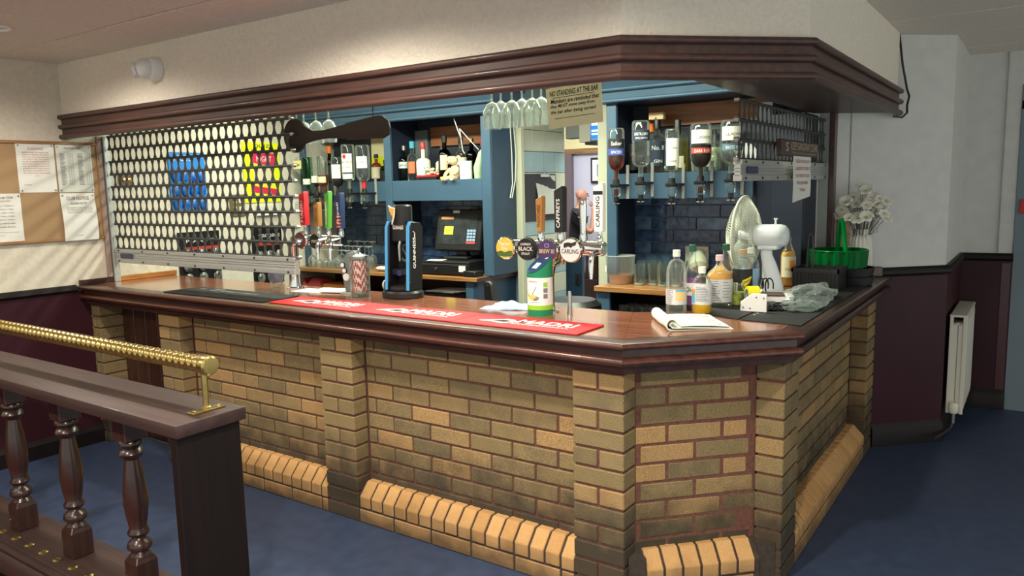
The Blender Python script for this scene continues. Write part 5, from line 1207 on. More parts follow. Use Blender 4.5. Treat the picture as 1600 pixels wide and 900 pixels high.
arc_ = [(0.018*math.cos(a)+0.0,0.022+0.020*math.sin(a)) for a in [(-0.5-i*0.115)*PI for i in range(14)]]
ribbon([(0.235,0.001),(0.12,0.001),(0.04,0.001)]+arc_[0:13], 0.004, 0, 0.29, 'outer_sheets', M_news, 0.4)
ribbon([(0.225,0.0055),(0.12,0.009),(0.05,0.011),(0.02,0.010),(0.004,0.013),(-0.006,0.022),(0.002,0.031),(0.012,0.028)], 0.004, 0.002, 0.285, 'inner_sheets', M_news, 0.6)
ribbon([(0.220,0.011),(0.15,0.0165),(0.08,0.0175),(0.035,0.016)], 0.0012, 0.004, 0.28, 'top_page', M_news, 0.5)
pr_ = MB()
for i in range(9):
    x = 0.05+i*0.017
    for j in range(3):
        if random.random() < 0.85: pr_.box(x,x+0.008,0.02+j*0.088,0.02+j*0.088+0.07,0.0192-0.0003*i,0.0196-0.0003*i)
pr_.obj('printed_columns', mat('newsprint_grey',S(204,206,195),0.9), nw)
# desk fan
fn = thing('desk_fan','white desk fan with a round wire cage turned away to the left','fan',(0.10,1.30,CT+0.001))
M_fan = mat('fan_white', S(222,228,230), 0.35); M_wire = mat('fan_wire', S(206,208,190), 0.4)
MB().lathe([(0,0),(0.115,0),(0.12,0.008),(0.11,0.022),(0.05,0.034),(0,0.036)],32,(0.03,0,0)).obj('base', M_fan, fn)
nk = MB()
prof = [(0.055,0.02,0.06,0.035),(0.052,0.08,0.048,0.030),(0.040,0.15,0.036,0.026),(0.025,0.20,0.028,0.026),(0.022,0.245,0.026,0.026)]
vs = []; fs = []
for (cx,z,rx,ry) in prof: vs += [(cx+rx*math.cos(2*PI*k/16),ry*math.sin(2*PI*k/16),z) for k in range(16)]
for i in range(len(prof)-1):
    for k in range(16): fs.append((i*16+k,i*16+(k+1)%16,(i+1)*16+(k+1)%16,(i+1)*16+k))
nk.add(vs,fs).obj('neck', M_fan, fn, smooth=60)
FZ = 0.293
MB().lathe([(0,-0.085),(0.045,-0.08),(0.054,-0.065),(0.056,0.065),(0.050,0.085),(0.036,0.098),(0,0.104)],26,(0.025,0,FZ),0).obj('motor_housing', M_fan, fn, smooth=50)
MB().box(-0.01,0.085,-0.045,0.045,FZ-0.066,FZ-0.045).obj('motor_collar', M_fan, fn, bev=0.008, seg=2)
MB().lathe([(0,0.054),(0.006,0.054),(0.005,0.074),(0.009,0.078),(0.009,0.084),(0,0.084)],12,(0.065,0,FZ)).obj('oscillation_knob', M_fan, fn)
CX = -0.085
MB().ring((CX,0,FZ),0.190,0.006,48,8,0).ring((CX+0.004,0,FZ),0.184,0.004,48,6,0).obj('cage_rim', M_wire, fn)
def cage(name, dome, r1, n, sgn):
    mb = MB()
    for k in range(n):
        a = 2*PI*k/n; pts = []
        for i in range(7):
            t = i/6; r = 0.19+(r1-0.19)*t; h = dome*math.sin(min(1,t*1.25)*PI/2)
            pts.append((CX+sgn*h, r*math.cos(a+0.35*t*sgn), FZ+r*math.sin(a+0.35*t*sgn)))
        mb.tube(pts,0.0013,4,False)
    for r, t in ((0.15,0.27),(0.10,0.6)): mb.ring((CX+sgn*dome*math.sin(min(1,t*1.25)*PI/2),0,FZ),r,0.0016,36,4,0)
    mb.ring((CX+sgn*dome,0,FZ),r1,0.003,24,6,0)
    return mb.obj(name, M_wire, fn, smooth=60)
cage('front_cage',0.062,0.04,84,-1); cage('rear_cage',0.058,0.058,84,1)
MB().lathe([(0,-0.066),(0.042,-0.064),(0.042,-0.058),(0,-0.056)],24,(CX,0,FZ),0).obj('cage_badge', M_fan, fn)
for k in range(3):
    a0 = 2*PI*k/3; vs = []; fs = []
    for i in range(7):
        t = i/6; r = 0.03+0.135*t
        for s in (-1,1):
            w = (0.35+0.25*math.sin(t*PI))*s; tw = 0.022*s*(1-0.4*t)
            vs.append((CX+0.0+tw, r*math.cos(a0+w), FZ+r*math.sin(a0+w)))
    for i in range(6): fs.append((2*i,2*i+1,2*i+3,2*i+2))
    b = MB().add(vs,fs).obj('blade', mat('fan_blade',S(206,212,200),0.3), fn, smooth=60); md = b.modifiers.new('t','SOLIDIFY'); md.thickness = 0.002
MB().lathe([(0,-0.03),(0.025,-0.025),(0.028,0.03),(0,0.06)],18,(CX,0,FZ),0).obj('hub', M_fan, fn)
cdp = [(0.16,1.10,CT+0.006)]
cl_ = MB()
for k in range(3):
    cl_.tube([(0.03+0.01*math.cos(a)*(1+k*0.4)+0.018*k, 0.004*k+0.01*math.sin(2*a), 0.052+0.048*math.sin(a)) for a in [2*PI*i/14 for i in range(14)]],0.0035,6,False)
tag(cl_.obj('black_cable', M_blk, None, (0.12,1.135,CT+0.006)), 'coiled black cable leaning on the neck of the fan', 'cable')
crumple('foil_scrap','crumpled silver foil wrapper in front of the fan','foil',(0.165,1.06,CT+0.005),(0.028,0.028,0.06),mat('foil',S(176,184,176),0.25,0.7,noise=0.3,scale=40),21,3,0.5)
# bottle crate, tongs, tray, basket, vase
bc = thing('black_bottle_tray','black plastic divided bar caddy on the side counter beside the orange cordial','caddy',(0.295,1.64,CT+0.0045))
for x in (-0.105,-0.052,0.0,0.052,0.105): MB().box(x-0.004,x+0.004,-0.09,0.09,0.008,0.10).obj('divider', M_blk, bc)
for y in (-0.09,-0.03,0.03,0.09): MB().box(-0.109,0.109,y-0.004,y+0.004,0.008,0.10).obj('divider', M_blk, bc)
MB().box(-0.112,0.112,-0.096,0.096,0,0.01).obj('floor_plate', M_blk, bc)
ribs = MB()
for i in range(13): ribs.box(-0.11+i*0.0178,-0.104+i*0.0178,-0.099,-0.092,0.0,0.088)
ribs.box(-0.114,0.114,-0.10,-0.092,0.09,0.112).box(-0.114,0.114,0.092,0.10,0.09,0.112).box(-0.114,-0.106,-0.10,0.10,0.09,0.112).box(0.106,0.114,-0.10,0.10,0.09,0.112).obj('ribbed_rim', M_blk, bc)
tgs = thing('black_tongs','black plastic tongs standing up in the bar caddy','tongs',(0.262,1.585,CT+0.016))
for s in (-1,1): MB().tube([(0,0,0.275),(s*0.008,0,0.26),(s*0.014,0,0.15),(s*0.008,0,0.0)],[0.004,0.005,0.006,0.007],6).obj('arm', M_blk, tgs)
ty = thing('round_black_tray','stack of round black drinks trays at the wall end of the side counter','tray',(0.385,1.90,CT+0.0045))
for k in range(2):
    z = 0.046*k
    MB().lathe([(0,z+0.004),(0.113,z+0.004),(0.122,z+0.044),(0.126,z+0.044),(0.116,z),(0,z)],36).obj('tray', M_blk, ty, smooth=40)
gb = thing('green_basket','translucent green plastic ribbed basket with a carrying handle, on the round trays','basket',(0.335,1.875,CT+0.097), 0.1)
G_gr = liquid('green_plastic', S(6,116,50), 0.22, 0.1)
G_gr2 = liquid('green_plastic_wall', S(4,98,42), 0.25, 0.1)
nb = 36; vs = []; fs = []
prof = [(0.132,0.0),(0.138,0.088)]
def ribr(k): return 1.0+0.08*(1 if (k//2) % 2 else 0)
for (r,z) in prof: vs += [(r*ribr(k)*math.cos(2*PI*k/72),r*ribr(k)*math.sin(2*PI*k/72),z) for k in range(72)]
for k in range(72): fs.append((k,(k+1)%72,72+(k+1)%72,72+k))
MB().add(vs,fs).obj('ribbed_wall', G_gr2, gb, smooth=0).modifiers.new('t','SOLIDIFY').thickness = 0.003
MB().ring((0,0,0.089),0.1425,0.004,48,6).obj('rim', G_gr, gb)
MB().lathe([(0,0),(0.132,0),(0.132,0.003),(0,0.003)],36).obj('base', G_gr, gb)
MB().tube([(0.02,-0.100,0.04),(0.015,-0.075,0.10),(0.012,-0.022,0.232),(0.012,0.0,0.246),(0.012,0.022,0.232),(0.015,0.075,0.10),(0.02,0.100,0.04)],[0.012,0.012,0.011,0.011,0.011,0.012,0.012],8).xf(Matrix.Rotation(0.35,4,'Z')).obj('handle', G_gr, gb)
vz = thing('ribbed_vase','white ribbed vase of white artificial flowers in the corner by the wall','vase',(0.402,2.12,CT+0.001))
pr = [(0.038,0.0),(0.052,0.02),(0.056,0.08),(0.055,0.15),(0.050,0.22),(0.040,0.255),(0.038,0.272),(0.042,0.282)]
vs = []; fs = []; n = 64
for (r,z) in pr: vs += [(r*(1+0.05*math.cos(16*2*PI*k/n))*math.cos(2*PI*k/n), r*(1+0.05*math.cos(16*2*PI*k/n))*math.sin(2*PI*k/n), z) for k in range(n)]
for i in range(len(pr)-1):
    for k in range(n): fs.append((i*n+k,i*n+(k+1)%n,(i+1)*n+(k+1)%n,(i+1)*n+k))
fs.append(tuple(range(n))[::-1])
MB().add(vs,fs).obj('vase_body', mat('glazed_white',S(214,210,200),0.2), vz, smooth=50)
M_stem = mat('grey_stem', S(112,110,100), 0.8); M_pet = mat('white_petal', S(234,232,220), 0.8); M_ctr = mat('flower_centre', S(196,180,110), 0.8)
rnd = random.Random(5)
petal = MB()
for k in range(6):
    a = 2*PI*k/6; pv = []
    for (u,w,z) in ((0.003,0.002,0.0),(0.013,0.009,0.005),(0.022,0.010,0.006),(0.027,0.004,0.004)):
        pv += [(u*math.cos(a)-w*math.sin(a),u*math.sin(a)+w*math.cos(a),z),(u*math.cos(a)+w*math.sin(a),u*math.sin(a)-w*math.cos(a),z)]
    petal.add(pv,[(0,1,3,2),(2,3,5,4),(4,5,7,6)])
pet_me = petal.mesh('petals', M_pet, 60); cen_me = MB().ball((0,0,0.004),0.005,8,5).mesh('centre', M_ctr)
for i in range(34):
    a = rnd.uniform(0,2*PI); sp = rnd.uniform(0.02,0.135); h = 0.50-0.9*sp+rnd.uniform(-0.05,0.04)
    tip = Vector((sp*math.cos(a), sp*math.sin(a)*0.75-0.01, h)); base = Vector((0.02*math.cos(a),0.02*math.sin(a),0.20))
    st_o = MB().tube([base, base.lerp(tip,0.4)+Vector((0,0,0.02)), tip],0.0017,5).obj('flower_stem', M_stem, vz)
    d = (tip-base).normalized()*0.6+Vector((0.15,-0.75,0.25)); q = d.to_track_quat('Z','Y').to_euler()
    s_ = rnd.uniform(1.05,1.5)
    f = link('flower_head', pet_me, vz, tip, q); f.scale = (s_,s_,s_*(1 if i % 4 else 3))
    c = link('flower_centre', cen_me, vz, tip, q); c.scale = (s_,s_,s_)
tw = MB()
for i in range(40):
    a = rnd.uniform(0,2*PI); r = rnd.uniform(0.02,0.13); h = rnd.uniform(0.26,0.50)-r
    p = Vector((r*math.cos(a),r*math.sin(a)*0.75,h+0.03)); q = Vector((r*0.3*math.cos(a),r*0.3*math.sin(a),0.24))
    tw.tube([q,p],0.0012,4)
tw.obj('fine_stems', M_stem, vz)
tag(MB().box(-0.04,0.028,-0.02,0.02,0,0.055).obj('end_block', M_mahz, None, (0.45,2.325,CT), (0,0,0.75), bev=0.003), 'small brown wooden end block on the counter against the grey wall', 'block')
tag(MB().box(-0.04,0.04,-0.006,0.006,0,0.15).obj('beige_plate', mat('beige_plate',S(176,150,112),0.6), None, (0.29,2.205,1.20), (0,0,0.77)), 'beige plate on the wall behind the green basket handle', 'plate')
tag(MB().box(-0.003,0.003,-0.006,0.002,0,0.65).obj('wall_conduit', mat('conduit',S(170,166,158),0.6), None, (0.305,2.236,1.34), (0,0,0.77)), 'thin vertical conduit on the grey wall above the vase', 'conduit')
# side worktop: jug, night light
jg = thing('plastic_jug','frosted plastic tub part filled with amber liquid on the side worktop','tub',(-0.912,1.80,0.971))
MB().lathe([(0,0.003),(0.068,0.0),(0.078,0.055),(0.082,0.062),(0.090,0.168),(0.093,0.170),(0.093,0.174),(0.088,0.172)],30).obj('tub_wall', glass('frosted_plastic',(0.90,0.93,0.90),0.5,0.35,0.5,haze=0.45), jg, smooth=50)
MB().lathe([(0,0.004),(0.066,0.004),(0.076,0.056),(0,0.056)],24).obj('amber_liquid', liquid('amber_drink',S(206,140,84),0.2,0.1), jg)
MB().box(0,0.022,-0.001,0.001,0.0,0.035).xf(Matrix.Translation((-0.075,-0.055,0.075)) @ Matrix.Rotation(-0.7,4,'Z')).obj('printed_mark', M_paper, jg)
nl = thing('night_light','white wall plate with a plug-in dome lamp leaning from it','socket',(-0.53,2.092,1.06))
MB().box(-0.075,0.075,-0.012,0,0.0,0.13).obj('wall_plate', M_offw, nl, bev=0.004)
MB().lathe([(0,0.0),(0.030,0.0),(0.055,0.06),(0.058,0.10),(0.04,0.12),(0,0.124)],24).xf(Matrix.Translation((0.02,-0.03,0.09)) @ Matrix.Rotation(2.5,4,'X') @ Matrix.Rotation(0.25,4,'Y')).obj('lamp_dome', mat('milky_plastic',S(214,220,190),0.4), nl)
MB().box(0.015,0.03,-0.04,-0.012,0.09,0.10).obj('green_switch', M_capg, nl)
# board sign and paper notice hung on the raised side shutter
sg = thing('gangway_sign','dark wooden sign with pale lettering hung on the raised side shutter','sign',(0.240,1.107,1.690), PI/2+0.01)
MB().box(0,0.70,0,0.03,0.0,0.075).obj('sign_board', M_darkwood, sg, bev=0.004)
M_cr = mat('sign_cream', S(190,178,150), 0.7)
text('lettering','KEEP GANGWAY CLEAR',M_cr,sg,(0.15,-0.0006,0.030),(1,0,0),(0,0,1),0.52,0.036)
text('small_lettering','Thank you for your co-operation',M_cr,sg,(0.16,-0.0006,0.010),(1,0,0),(0,0,1),0.48,0.012)
text('emblem','S',M_cr,sg,(0.06,-0.0006,0.022),(1,0,0),(0,0,1),0.05,0.04)
nt_ = thing('shutter_notice','white paper notice with red capitals hanging below the wooden sign','notice',(0.236,1.30,1.497), PI/2)
vs = []; fs = []
for i in range(7):
    for j in range(7): vs.append((0.33*i/6, -0.004-0.002*math.sin(j*0.9)*(1-j/8)+0.001*math.sin(i), -0.004*(6-i)*(j == 0)+0.195*j/6))
for i in range(6):
    for j in range(6): fs.append((i*7+j,(i+1)*7+j,(i+1)*7+j+1,i*7+j+1))
MB().add(vs,fs).obj('sheet', M_paper, nt_, smooth=60)
for i,(s,w) in enumerate((('PLEASE DO NOT ALLOW',0.26),('CHILDREN TO STAND OR',0.27),('PLAY BEHIND THE BAR',0.25),('PLEASE',0.20),('THANKS',0.10))):
    text('red_lettering',s,M_inkr,nt_,(0.165-w/2,-0.0085,0.163-i*0.034),(1,0,0),(0,0,1),w,0.016)
# NO STANDING notice under the pelmet
ns = thing('bar_notice','cream card notice with black italic lettering hanging under the pelmet','notice',(-0.497,0.30,1.815), 0.0)
MB().prism([(0.012,-0.005),(0.262,0.010),(0.255,0.172),(-0.002,0.158)],0,0.003,'xz').obj('card', mat('notice_cream',S(214,210,170),0.8), ns)
rows = (('NO STANDING AT THE BAR',0.018,0.124,0.225,0.022,0.15),('Members are reminded that',0.022,0.095,0.225,0.018,0.3),('they MUST move away from',0.022,0.073,0.205,0.018,0.3),('the bar after being served',0.024,0.050,0.21,0.018,0.3))
for s,x,z,w,h,sh in rows: text('lettering',s,M_ink,ns,(x,-0.0006,z),(1,0,0.05),(-0.05,0,1),w,h,shear=sh,bold=0.012)
MB().prism([(0.03,0.117),(0.225,0.127),(0.225,0.129),(0.03,0.119)],-0.0008,0,'xz').prism([(0.04,0.034),(0.225,0.044),(0.225,0.046),(0.04,0.036)],-0.0008,0,'xz').obj('ruled_line', M_ink, ns)
"""hanging strings of the notice"""
MB().box(0.02,0.024,0.001,0.003,0.15,0.215).box(0.24,0.244,0.001,0.003,0.16,0.215).obj('hanger', M_offw, ns)
# big wooden spoon behind the shutter end
sp = thing('wooden_spoon','giant dark wooden spoon hung behind the end of the shutter','spoon',(-1.95,0.225,1.862))
M_spoon = wood('spoon_wood', S(52,38,32), S(38,28,24), 0.6, 0, 0.0)
ol = [(0.085*1.0*math.cos(a)-0.02,0.087*math.sin(a)) for a in [PI*0.17+i*(2*PI-0.34*PI)/26 for i in range(27)]]
ol += [(0.14,-0.030),(0.22,-0.026),(0.35,-0.033),(0.36,-0.040),(0.60,-0.045),(0.635,-0.030),(0.645,0.0),(0.635,0.035),(0.60,0.058),(0.57,0.062),(0.36,0.040),(0.35,0.034),(0.20,0.016),(0.12,0.016)]
MB().prism(ol,-0.009,0.009,'xz').obj('spoon_body', M_spoon, sp, bev=0.004)
# ================================================================ left wall
cbd = thing('cork_notice_board','cork notice board in a thin wooden frame on the left wall','notice board',(-3.75,-1.3,1.312))
MB().box(0.002,0.012,0,1.43,0,0.595).obj('cork', M_cork, cbd)
M_bf = wood('board_frame', S(170,130,84), S(140,102,62), 0.5, 1, 0.1)
for (y0,y1,z0,z1) in ((0,1.43,-0.005,0.012),(0,1.43,0.580,0.597),(1.415,1.435,-0.005,0.597),(-0.005,0.012,-0.005,0.597)):
    MB().box(0.002,0.022,y0,y1,z0,z1).obj('frame', M_bf, cbd, bev=0.002)
def notice(label, y0, z0, w, h, rows, curl=0.0, tint=None):
    t = thing('notice_sheet', label, 'notice', (-3.736,y0,z0), PI/2)     # local x runs along the wall, local -y faces the room
    vs = []; fs = []
    for i in range(2):
        for j in range(9):
            u = j/8; b = -curl*math.sin(u*PI*0.9)*(1-u)*1.6-(curl*0.8*(1-u)**4)
            vs.append((w*i, -0.001+b, h*u))
    for j in range(8): fs.append((j,9+j,9+j+1,j+1))
    MB().add(vs,fs).obj('sheet', tint or M_paper, t, smooth=60)
    for (x,z) in ((0.012,h-0.014),(w-0.012,h-0.014),(0.012,0.012),(w-0.012,0.012)):
        if curl and z < 0.1: continue
        MB().lathe([(0,-0.008),(0.005,-0.006),(0.005,-0.003),(0,-0.0)],10,(x,0,z),1).obj('drawing_pin', M_steel, t)
    for (s,x,z,ww,hh,mt_) in rows:
        u = z/h; b = -curl*math.sin(u*PI*0.9)*(1-u)*1.6-(curl*0.8*(1-u)**4)
        text('lettering', s, mt_, t, (x,-0.0022+b,z), (1,0,0), (0,0,1), ww, hh)
    return t
body = ['PLEASE BE AWARE THAT SMOKING AND','VAPING IS NOT PERMITTED ANYWHERE IN','THE CLUB. OUR NEIGHBOURS','ARE ENTITLED TO QUIET','AND REST. ANY MEMBER FOUND TO BE','NOT FOLLOWING THIS RULE','WILL BE WARNED ONCE AND','AFTERWARDS ANY FURTHER INCIDENTS','REPORTED TO THE COMMITTEE WHO','WILL TAKE ACTION WHERE NEEDED']
notice('white club notice with a red heading and red text, upper left of the cork board',-0.350,1.606,0.212,0.29,
  [('CLUB NOTICE',0.062,0.250,0.088,0.014,M_inkr)]+[(s,0.03,0.232-i*0.0135,0.15,0.0062,M_inkr) for i,s in enumerate(body)]+[('THANK YOU',0.092,0.095,0.03,0.005,M_inkr),('THE COMMITTEE',0.028,0.042,0.04,0.005,M_ink)])
fx = notice('fixture list sheet in a glossy plastic sleeve, upper right of the cork board',-0.128,1.604,0.212,0.29,[('FIXTURE LIST',0.05,0.262,0.10,0.010,M_ink)])
ln = MB(); rr = random.Random(3)
for c0 in (0.02,0.125):
    for i in range(26):
        ln.box(c0,c0+rr.uniform(0.02,0.035),-0.0024,-0.0018,0.232-i*0.0075,0.235-i*0.0075)
        for k in range(3): ln.box(c0+0.048+k*0.012,c0+0.054+k*0.012,-0.0024,-0.0018,0.232-i*0.0075,0.2345-i*0.0075)
ln.obj('table_print', M_inkg, fx, smooth=0)
MB().add([(0.0,-0.004,0.0),(0.212,-0.004,0.0),(0.212,-0.004,0.29),(0.0,-0.004,0.29)],[(0,1,2,3)]).obj('plastic_sleeve', glass('sleeve_plastic',(0.97,0.98,0.97),0.5,0.15,0.4), fx, smooth=0)
notice('white club notice with a large black heading, lower right of the cork board',-0.128,1.306,0.208,0.292,
  [('CLUB NOTICE',0.035,0.250,0.135,0.020,M_ink),('PLEASE NOTE!',0.058,0.222,0.095,0.013,M_ink)]+[(s,0.03,0.200-i*0.010,0.155,0.0055,M_ink) for i,s in enumerate(['PLEASE REMEMBER THAT UNDER NO CIRCUMSTANCES','IS ANY PERSON OTHER THAN A BAR STEWARD','ALLOWED BEHIND THE BAR, PLEASE RESPECT','THE STAFF AND WAIT TO BE SERVED'])]+[('THE COMMITTEE',0.06,0.030,0.05,0.004,M_inkg)],curl=0.018)
notice('white opening hours notice, lower left of the cork board at the frame edge',-0.562,1.312,0.212,0.29,
  [('Social Club',0.085,0.262,0.085,0.012,M_ink),('Opening Times',0.075,0.243,0.08,0.009,M_inkr)]+[(s,0.05,0.215-i*0.020,0.12,0.008,M_ink) for i,s in enumerate(['Monday 7.00pm','Tuesday 12.00 to 11.00pm','Wednesday 12.00 to 11.00pm','Thursday 12.00 to 11.00pm','Friday 12.00 to 12.00am','Last orders will be called','at the committee discretion'])]+[('In keeping with the licence times may vary',0.03,0.062,0.16,0.008,M_inkr),('Thank you',0.05,0.045,0.06,0.008,M_inkr)])
# items on the left wall seen through the grille
bp_ = thing('blue_packet_card','blue hanging card with rows of crinkled blue packets on the left wall','display card',(-3.748,0.605,1.455), PI/2)
M_bp = mat('blue_foil_packet', S(36,104,190), 0.3, noise=0.35, scale=30, bump=0.6); M_bc = mat('blue_card', S(30,128,214), 0.6)
MB().box(0,0.28,-0.008,-0.001,0,0.41).obj('backing_card', M_bc, bp_)
for i in range(4):
    for j in range(3):
        MB().ball((0.045+i*0.065,-0.018,0.055+j*0.095),0.034,10,8,(0.95,0.5,1.3)).obj('packet', M_bp, bp_)
text('lettering','NUTS',M_white,bp_,(0.04,-0.0095,0.35),(1,0,0),(0,0,1),0.14,0.04)
yp = thing('yellow_poster','bright yellow poster with red and white panels on the left wall','poster',(-3.748,1.207,1.50), PI/2)
M_yp = mat('bright_yellow', S(226,236,20), 0.6)
MB().box(0,0.335,-0.006,-0.001,0,0.455).obj('yellow_sheet', M_yp, yp)
MB().prism([(0.08,0.30),(0.30,0.27),(0.30,0.37),(0.08,0.40)],-0.0075,-0.006,'xz').obj('red_panel', mat('poster_red',S(206,40,80),0.6), yp)
MB().prism([(0.06,0.08),(0.30,0.05),(0.30,0.10),(0.06,0.13)],-0.0075,-0.006,'xz').obj('red_panel', MATS['poster_red'], yp)
MB().box(0.09,0.27,-0.0085,-0.0065,0.14,0.27).obj('cream_panel', lb_cream, yp)
text('lettering','QUIZ',M_ink,yp,(0.10,-0.0075,0.41),(1,0,0),(0,0,1),0.15,0.03)
text('panel_lettering','NIGHT',M_white,yp,(0.12,-0.0095,0.31),(1,0,0),(0,0,1),0.14,0.04)
sw = thing('brass_switch_plate','brass double switch plate on the left wall behind the grille','switch',(-3.748,1.07,1.40), PI/2)
MB().box(0,0.13,-0.008,0,0,0.165).obj('plate', mat('antique_brass',S(140,126,84),0.4,0.6), sw, bev=0.003)
for x in (0.025,0.075):
    for z in (0.03,0.10): MB().box(x,x+0.03,-0.014,-0.008,z,z+0.045).obj('rocker', M_offw, sw, bev=0.002)
th_ = thing('brass_thermostat','small brown and brass control on the left wall at the shutter end','control',(-3.748,0.255,1.635), PI/2)
MB().box(0,0.075,-0.02,0,0,0.085).obj('case', mat('brown_plastic',S(110,80,62),0.4), th_, bev=0.004)
for x in (0.022,0.054): MB().lathe([(0,-0.035),(0.012,-0.033),(0.013,-0.02),(0,-0.02)],14,(x,0,0.042),1).obj('knob', M_brass, th_)
tk = thing('white_junction_box','white box fixed to the left wall below the yellow poster','box',(-3.748,1.30,1.40), PI/2)
MB().box(0,0.20,-0.03,0,0,0.08).obj('case', M_offw, tk, bev=0.004)
MB().box(-0.02,0.24,-0.035,-0.03,0,0.01).obj('lip', M_white, tk)
sk2 = thing('white_socket','white switch on the left wall beside the blue upright','switch',(-3.748,1.63,1.42), PI/2)
MB().box(0,0.09,-0.012,0,0,0.09).obj('plate', M_white, sk2, bev=0.004)
MB().box(0.03,0.06,-0.018,-0.012,0.025,0.065).obj('rocker', M_offw, sk2)
def snackcard(label, y, z0, z1, w, wd):
    t = thing('snack_card', label, 'display card', (-3.748,y,z0), PI/2); h = z1-z0
    MB().box(0,w,-0.01,-0.001,0,h).obj('black_card', M_blk, t, bev=0.002)
    MB().box(0.06,w,-0.012,-0.01,h*0.66,h*0.72).obj('red_band', mat('band_red',S(176,50,44),0.6), t)
    for i in range(3):
        for j in range(3):
            MB().ball((0.06+i*(w-0.1)/2,-0.02,0.05+j*0.085),0.036,10,8,(1,0.45,1.1)).obj('packet', mat('silver_black_packet',S(120,120,116),0.25,0.3,noise=0.8,scale=25,bump=0.5), t)
    text('lettering',wd,M_white,t,(0.06,-0.0135,h*0.80),(1,0,0),(0,0,1),w*0.7,h*0.06)
snackcard('black snack card with silver packets hanging behind the middle of the shutter',0.63,0.93,1.31,0.33,'PEANUTS')
snackcard('black snack card with silver packets hanging nearest the left beer font',1.24,0.87,1.32,0.28,'SCRATCHINGS')
# dome camera on the cream wall above the pelmet
cc = thing('dome_camera','white turret security camera on the cream wall above the pelmet','camera',(-2.70,-0.062,2.235))
MB().lathe([(0,0.0),(0.062,0.0),(0.062,-0.025),(0.056,-0.045),(0.050,-0.05),(0,-0.05)],28,(0,0,0),1).obj('base', M_white, cc)
d = Vector((-0.62,-0.72,-0.20)).normalized(); q = d.to_track_quat('Z','Y').to_matrix().to_4x4(); Mx = Matrix.Translation((-0.015,-0.055,0.0)) @ q
k_ = MB().ball((0,0,0),0.052,24,14); k_.xf(Mx); k_.obj('turret', M_white, cc, smooth=60)
MB().lathe([(0.030,0.040),(0.040,0.045),(0.040,0.058),(0.032,0.060),(0.030,0.052)],26,closed=True).xf(Mx).obj('front_ring', M_white, cc, smooth=50)
MB().lathe([(0,0.050),(0.031,0.050),(0.031,0.054),(0,0.054)],24).xf(Mx).obj('lens_face', mat('camera_glass',S(40,42,46),0.15), cc)
MB().ball((0,0,0.052),0.012,12,6).xf(Mx).obj('lens', M_blk, cc)
# loose black cable at the far end of the pelmet
cb = MB().tube([(0.507,2.40,2.37),(0.53,2.40,2.2),(0.553,2.43,2.07),(0.566,2.43,2.03),(0.558,2.42,1.98),(0.56,2.42,1.94),(0.54,2.40,1.915),(0.50,2.36,1.92)],0.006,8)
tag(cb.obj('black_cable', M_blk, None), 'black cable running down the wall and looping round the pelmet end', 'cable')

# ================================================================ foreground railing
rl = thing('wooden_railing','dark turned wooden balustrade with a flat cap rail in the foreground','railing',(0,0,0))
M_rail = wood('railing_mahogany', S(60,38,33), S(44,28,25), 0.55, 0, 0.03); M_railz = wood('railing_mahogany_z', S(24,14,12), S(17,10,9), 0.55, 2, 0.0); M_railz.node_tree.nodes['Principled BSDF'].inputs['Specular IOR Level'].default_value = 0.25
M_bal = wood('baluster_mahogany', S(58,34,28), S(38,21,17), 0.34, 2, 0.3)
MB().box(-3.70,-0.851,-1.226,-0.980,0.858,0.90).obj('cap_rail', M_rail, rl, bev=0.005, seg=2)
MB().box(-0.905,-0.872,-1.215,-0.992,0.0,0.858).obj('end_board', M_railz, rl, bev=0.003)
BZ = 0.205
MB().box(-3.70,-0.905,-1.215,-1.0,BZ-0.06,BZ).obj('base_rail', M_rail, rl, bev=0.003)
sw_ = [(-1.215,BZ-0.005),(-1.232,BZ-0.004),(-1.240,BZ-0.014),(-1.236,BZ-0.03),(-1.250,BZ-0.04),(-1.258,BZ-0.06),(-1.258,BZ-0.10),(-1.215,BZ-0.10)]
MB().prism(sw_,-3.70,-0.905,'yz').obj('base_moulding', M_rail, rl, smooth=40)
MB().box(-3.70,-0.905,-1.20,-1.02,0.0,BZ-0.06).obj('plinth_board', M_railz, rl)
def baluster():
    z0, z1 = BZ, 0.858; L_ = z1-z0
    P0 = [(0.036,0.105),(0.030,0.115),(0.026,0.122),(0.040,0.134),(0.042,0.145),(0.037,0.160),(0.026,0.168),(0.022,0.180),(0.034,0.190),(0.037,0.200),(0.032,0.212),(0.029,0.222),(0.036,0.270),(0.041,0.320),(0.040,0.360),(0.034,0.430),(0.027,0.480),(0.025,0.500),(0.036,0.512),(0.041,0.525),(0.036,0.538),(0.027,0.545),(0.030,0.552),(0.040,0.562),(0.040,0.572),(0.034,0.580)]
    P = [(r,0.12+(h-0.105)*(0.540-0.12)/0.475) for r,h in P0]
    mb = MB().lathe([(0,0.11)]+P+[(0,0.545)],20)
    blk1 = MB().box(-0.040,0.040,-0.040,0.040,0,0.10).add([(-0.04,-0.04,0.10),(0.04,-0.04,0.10),(0.04,0.04,0.10),(-0.04,0.04,0.10),(-0.028,-0.028,0.122),(0.028,-0.028,0.122),(0.028,0.028,0.122),(-0.028,0.028,0.122)],[(0,1,5,4),(1,2,6,5),(2,3,7,6),(3,0,4,7),(4,5,6,7)])
    blk2 = MB().box(-0.040,0.040,-0.040,0.040,0.540,L_)
    return mb.mesh('baluster',M_bal,40), blk1.mesh('lower_block',M_bal,0,0.003), blk2.mesh('upper_block',M_bal,0,0.003)
bm1, bm2, bm3 = baluster()
for i in range(6):
    x = -1.335-0.45*i
    b = link('baluster', bm1, rl, (x,-1.105,BZ)); link('lower_block', bm2, b); link('upper_block', bm3, b)
stm = MB().lathe([(0,0.008),(0.012,0.006),(0.018,0.002),(0.018,0.0),(0,0)],16).mesh('brass_stud', M_brass)
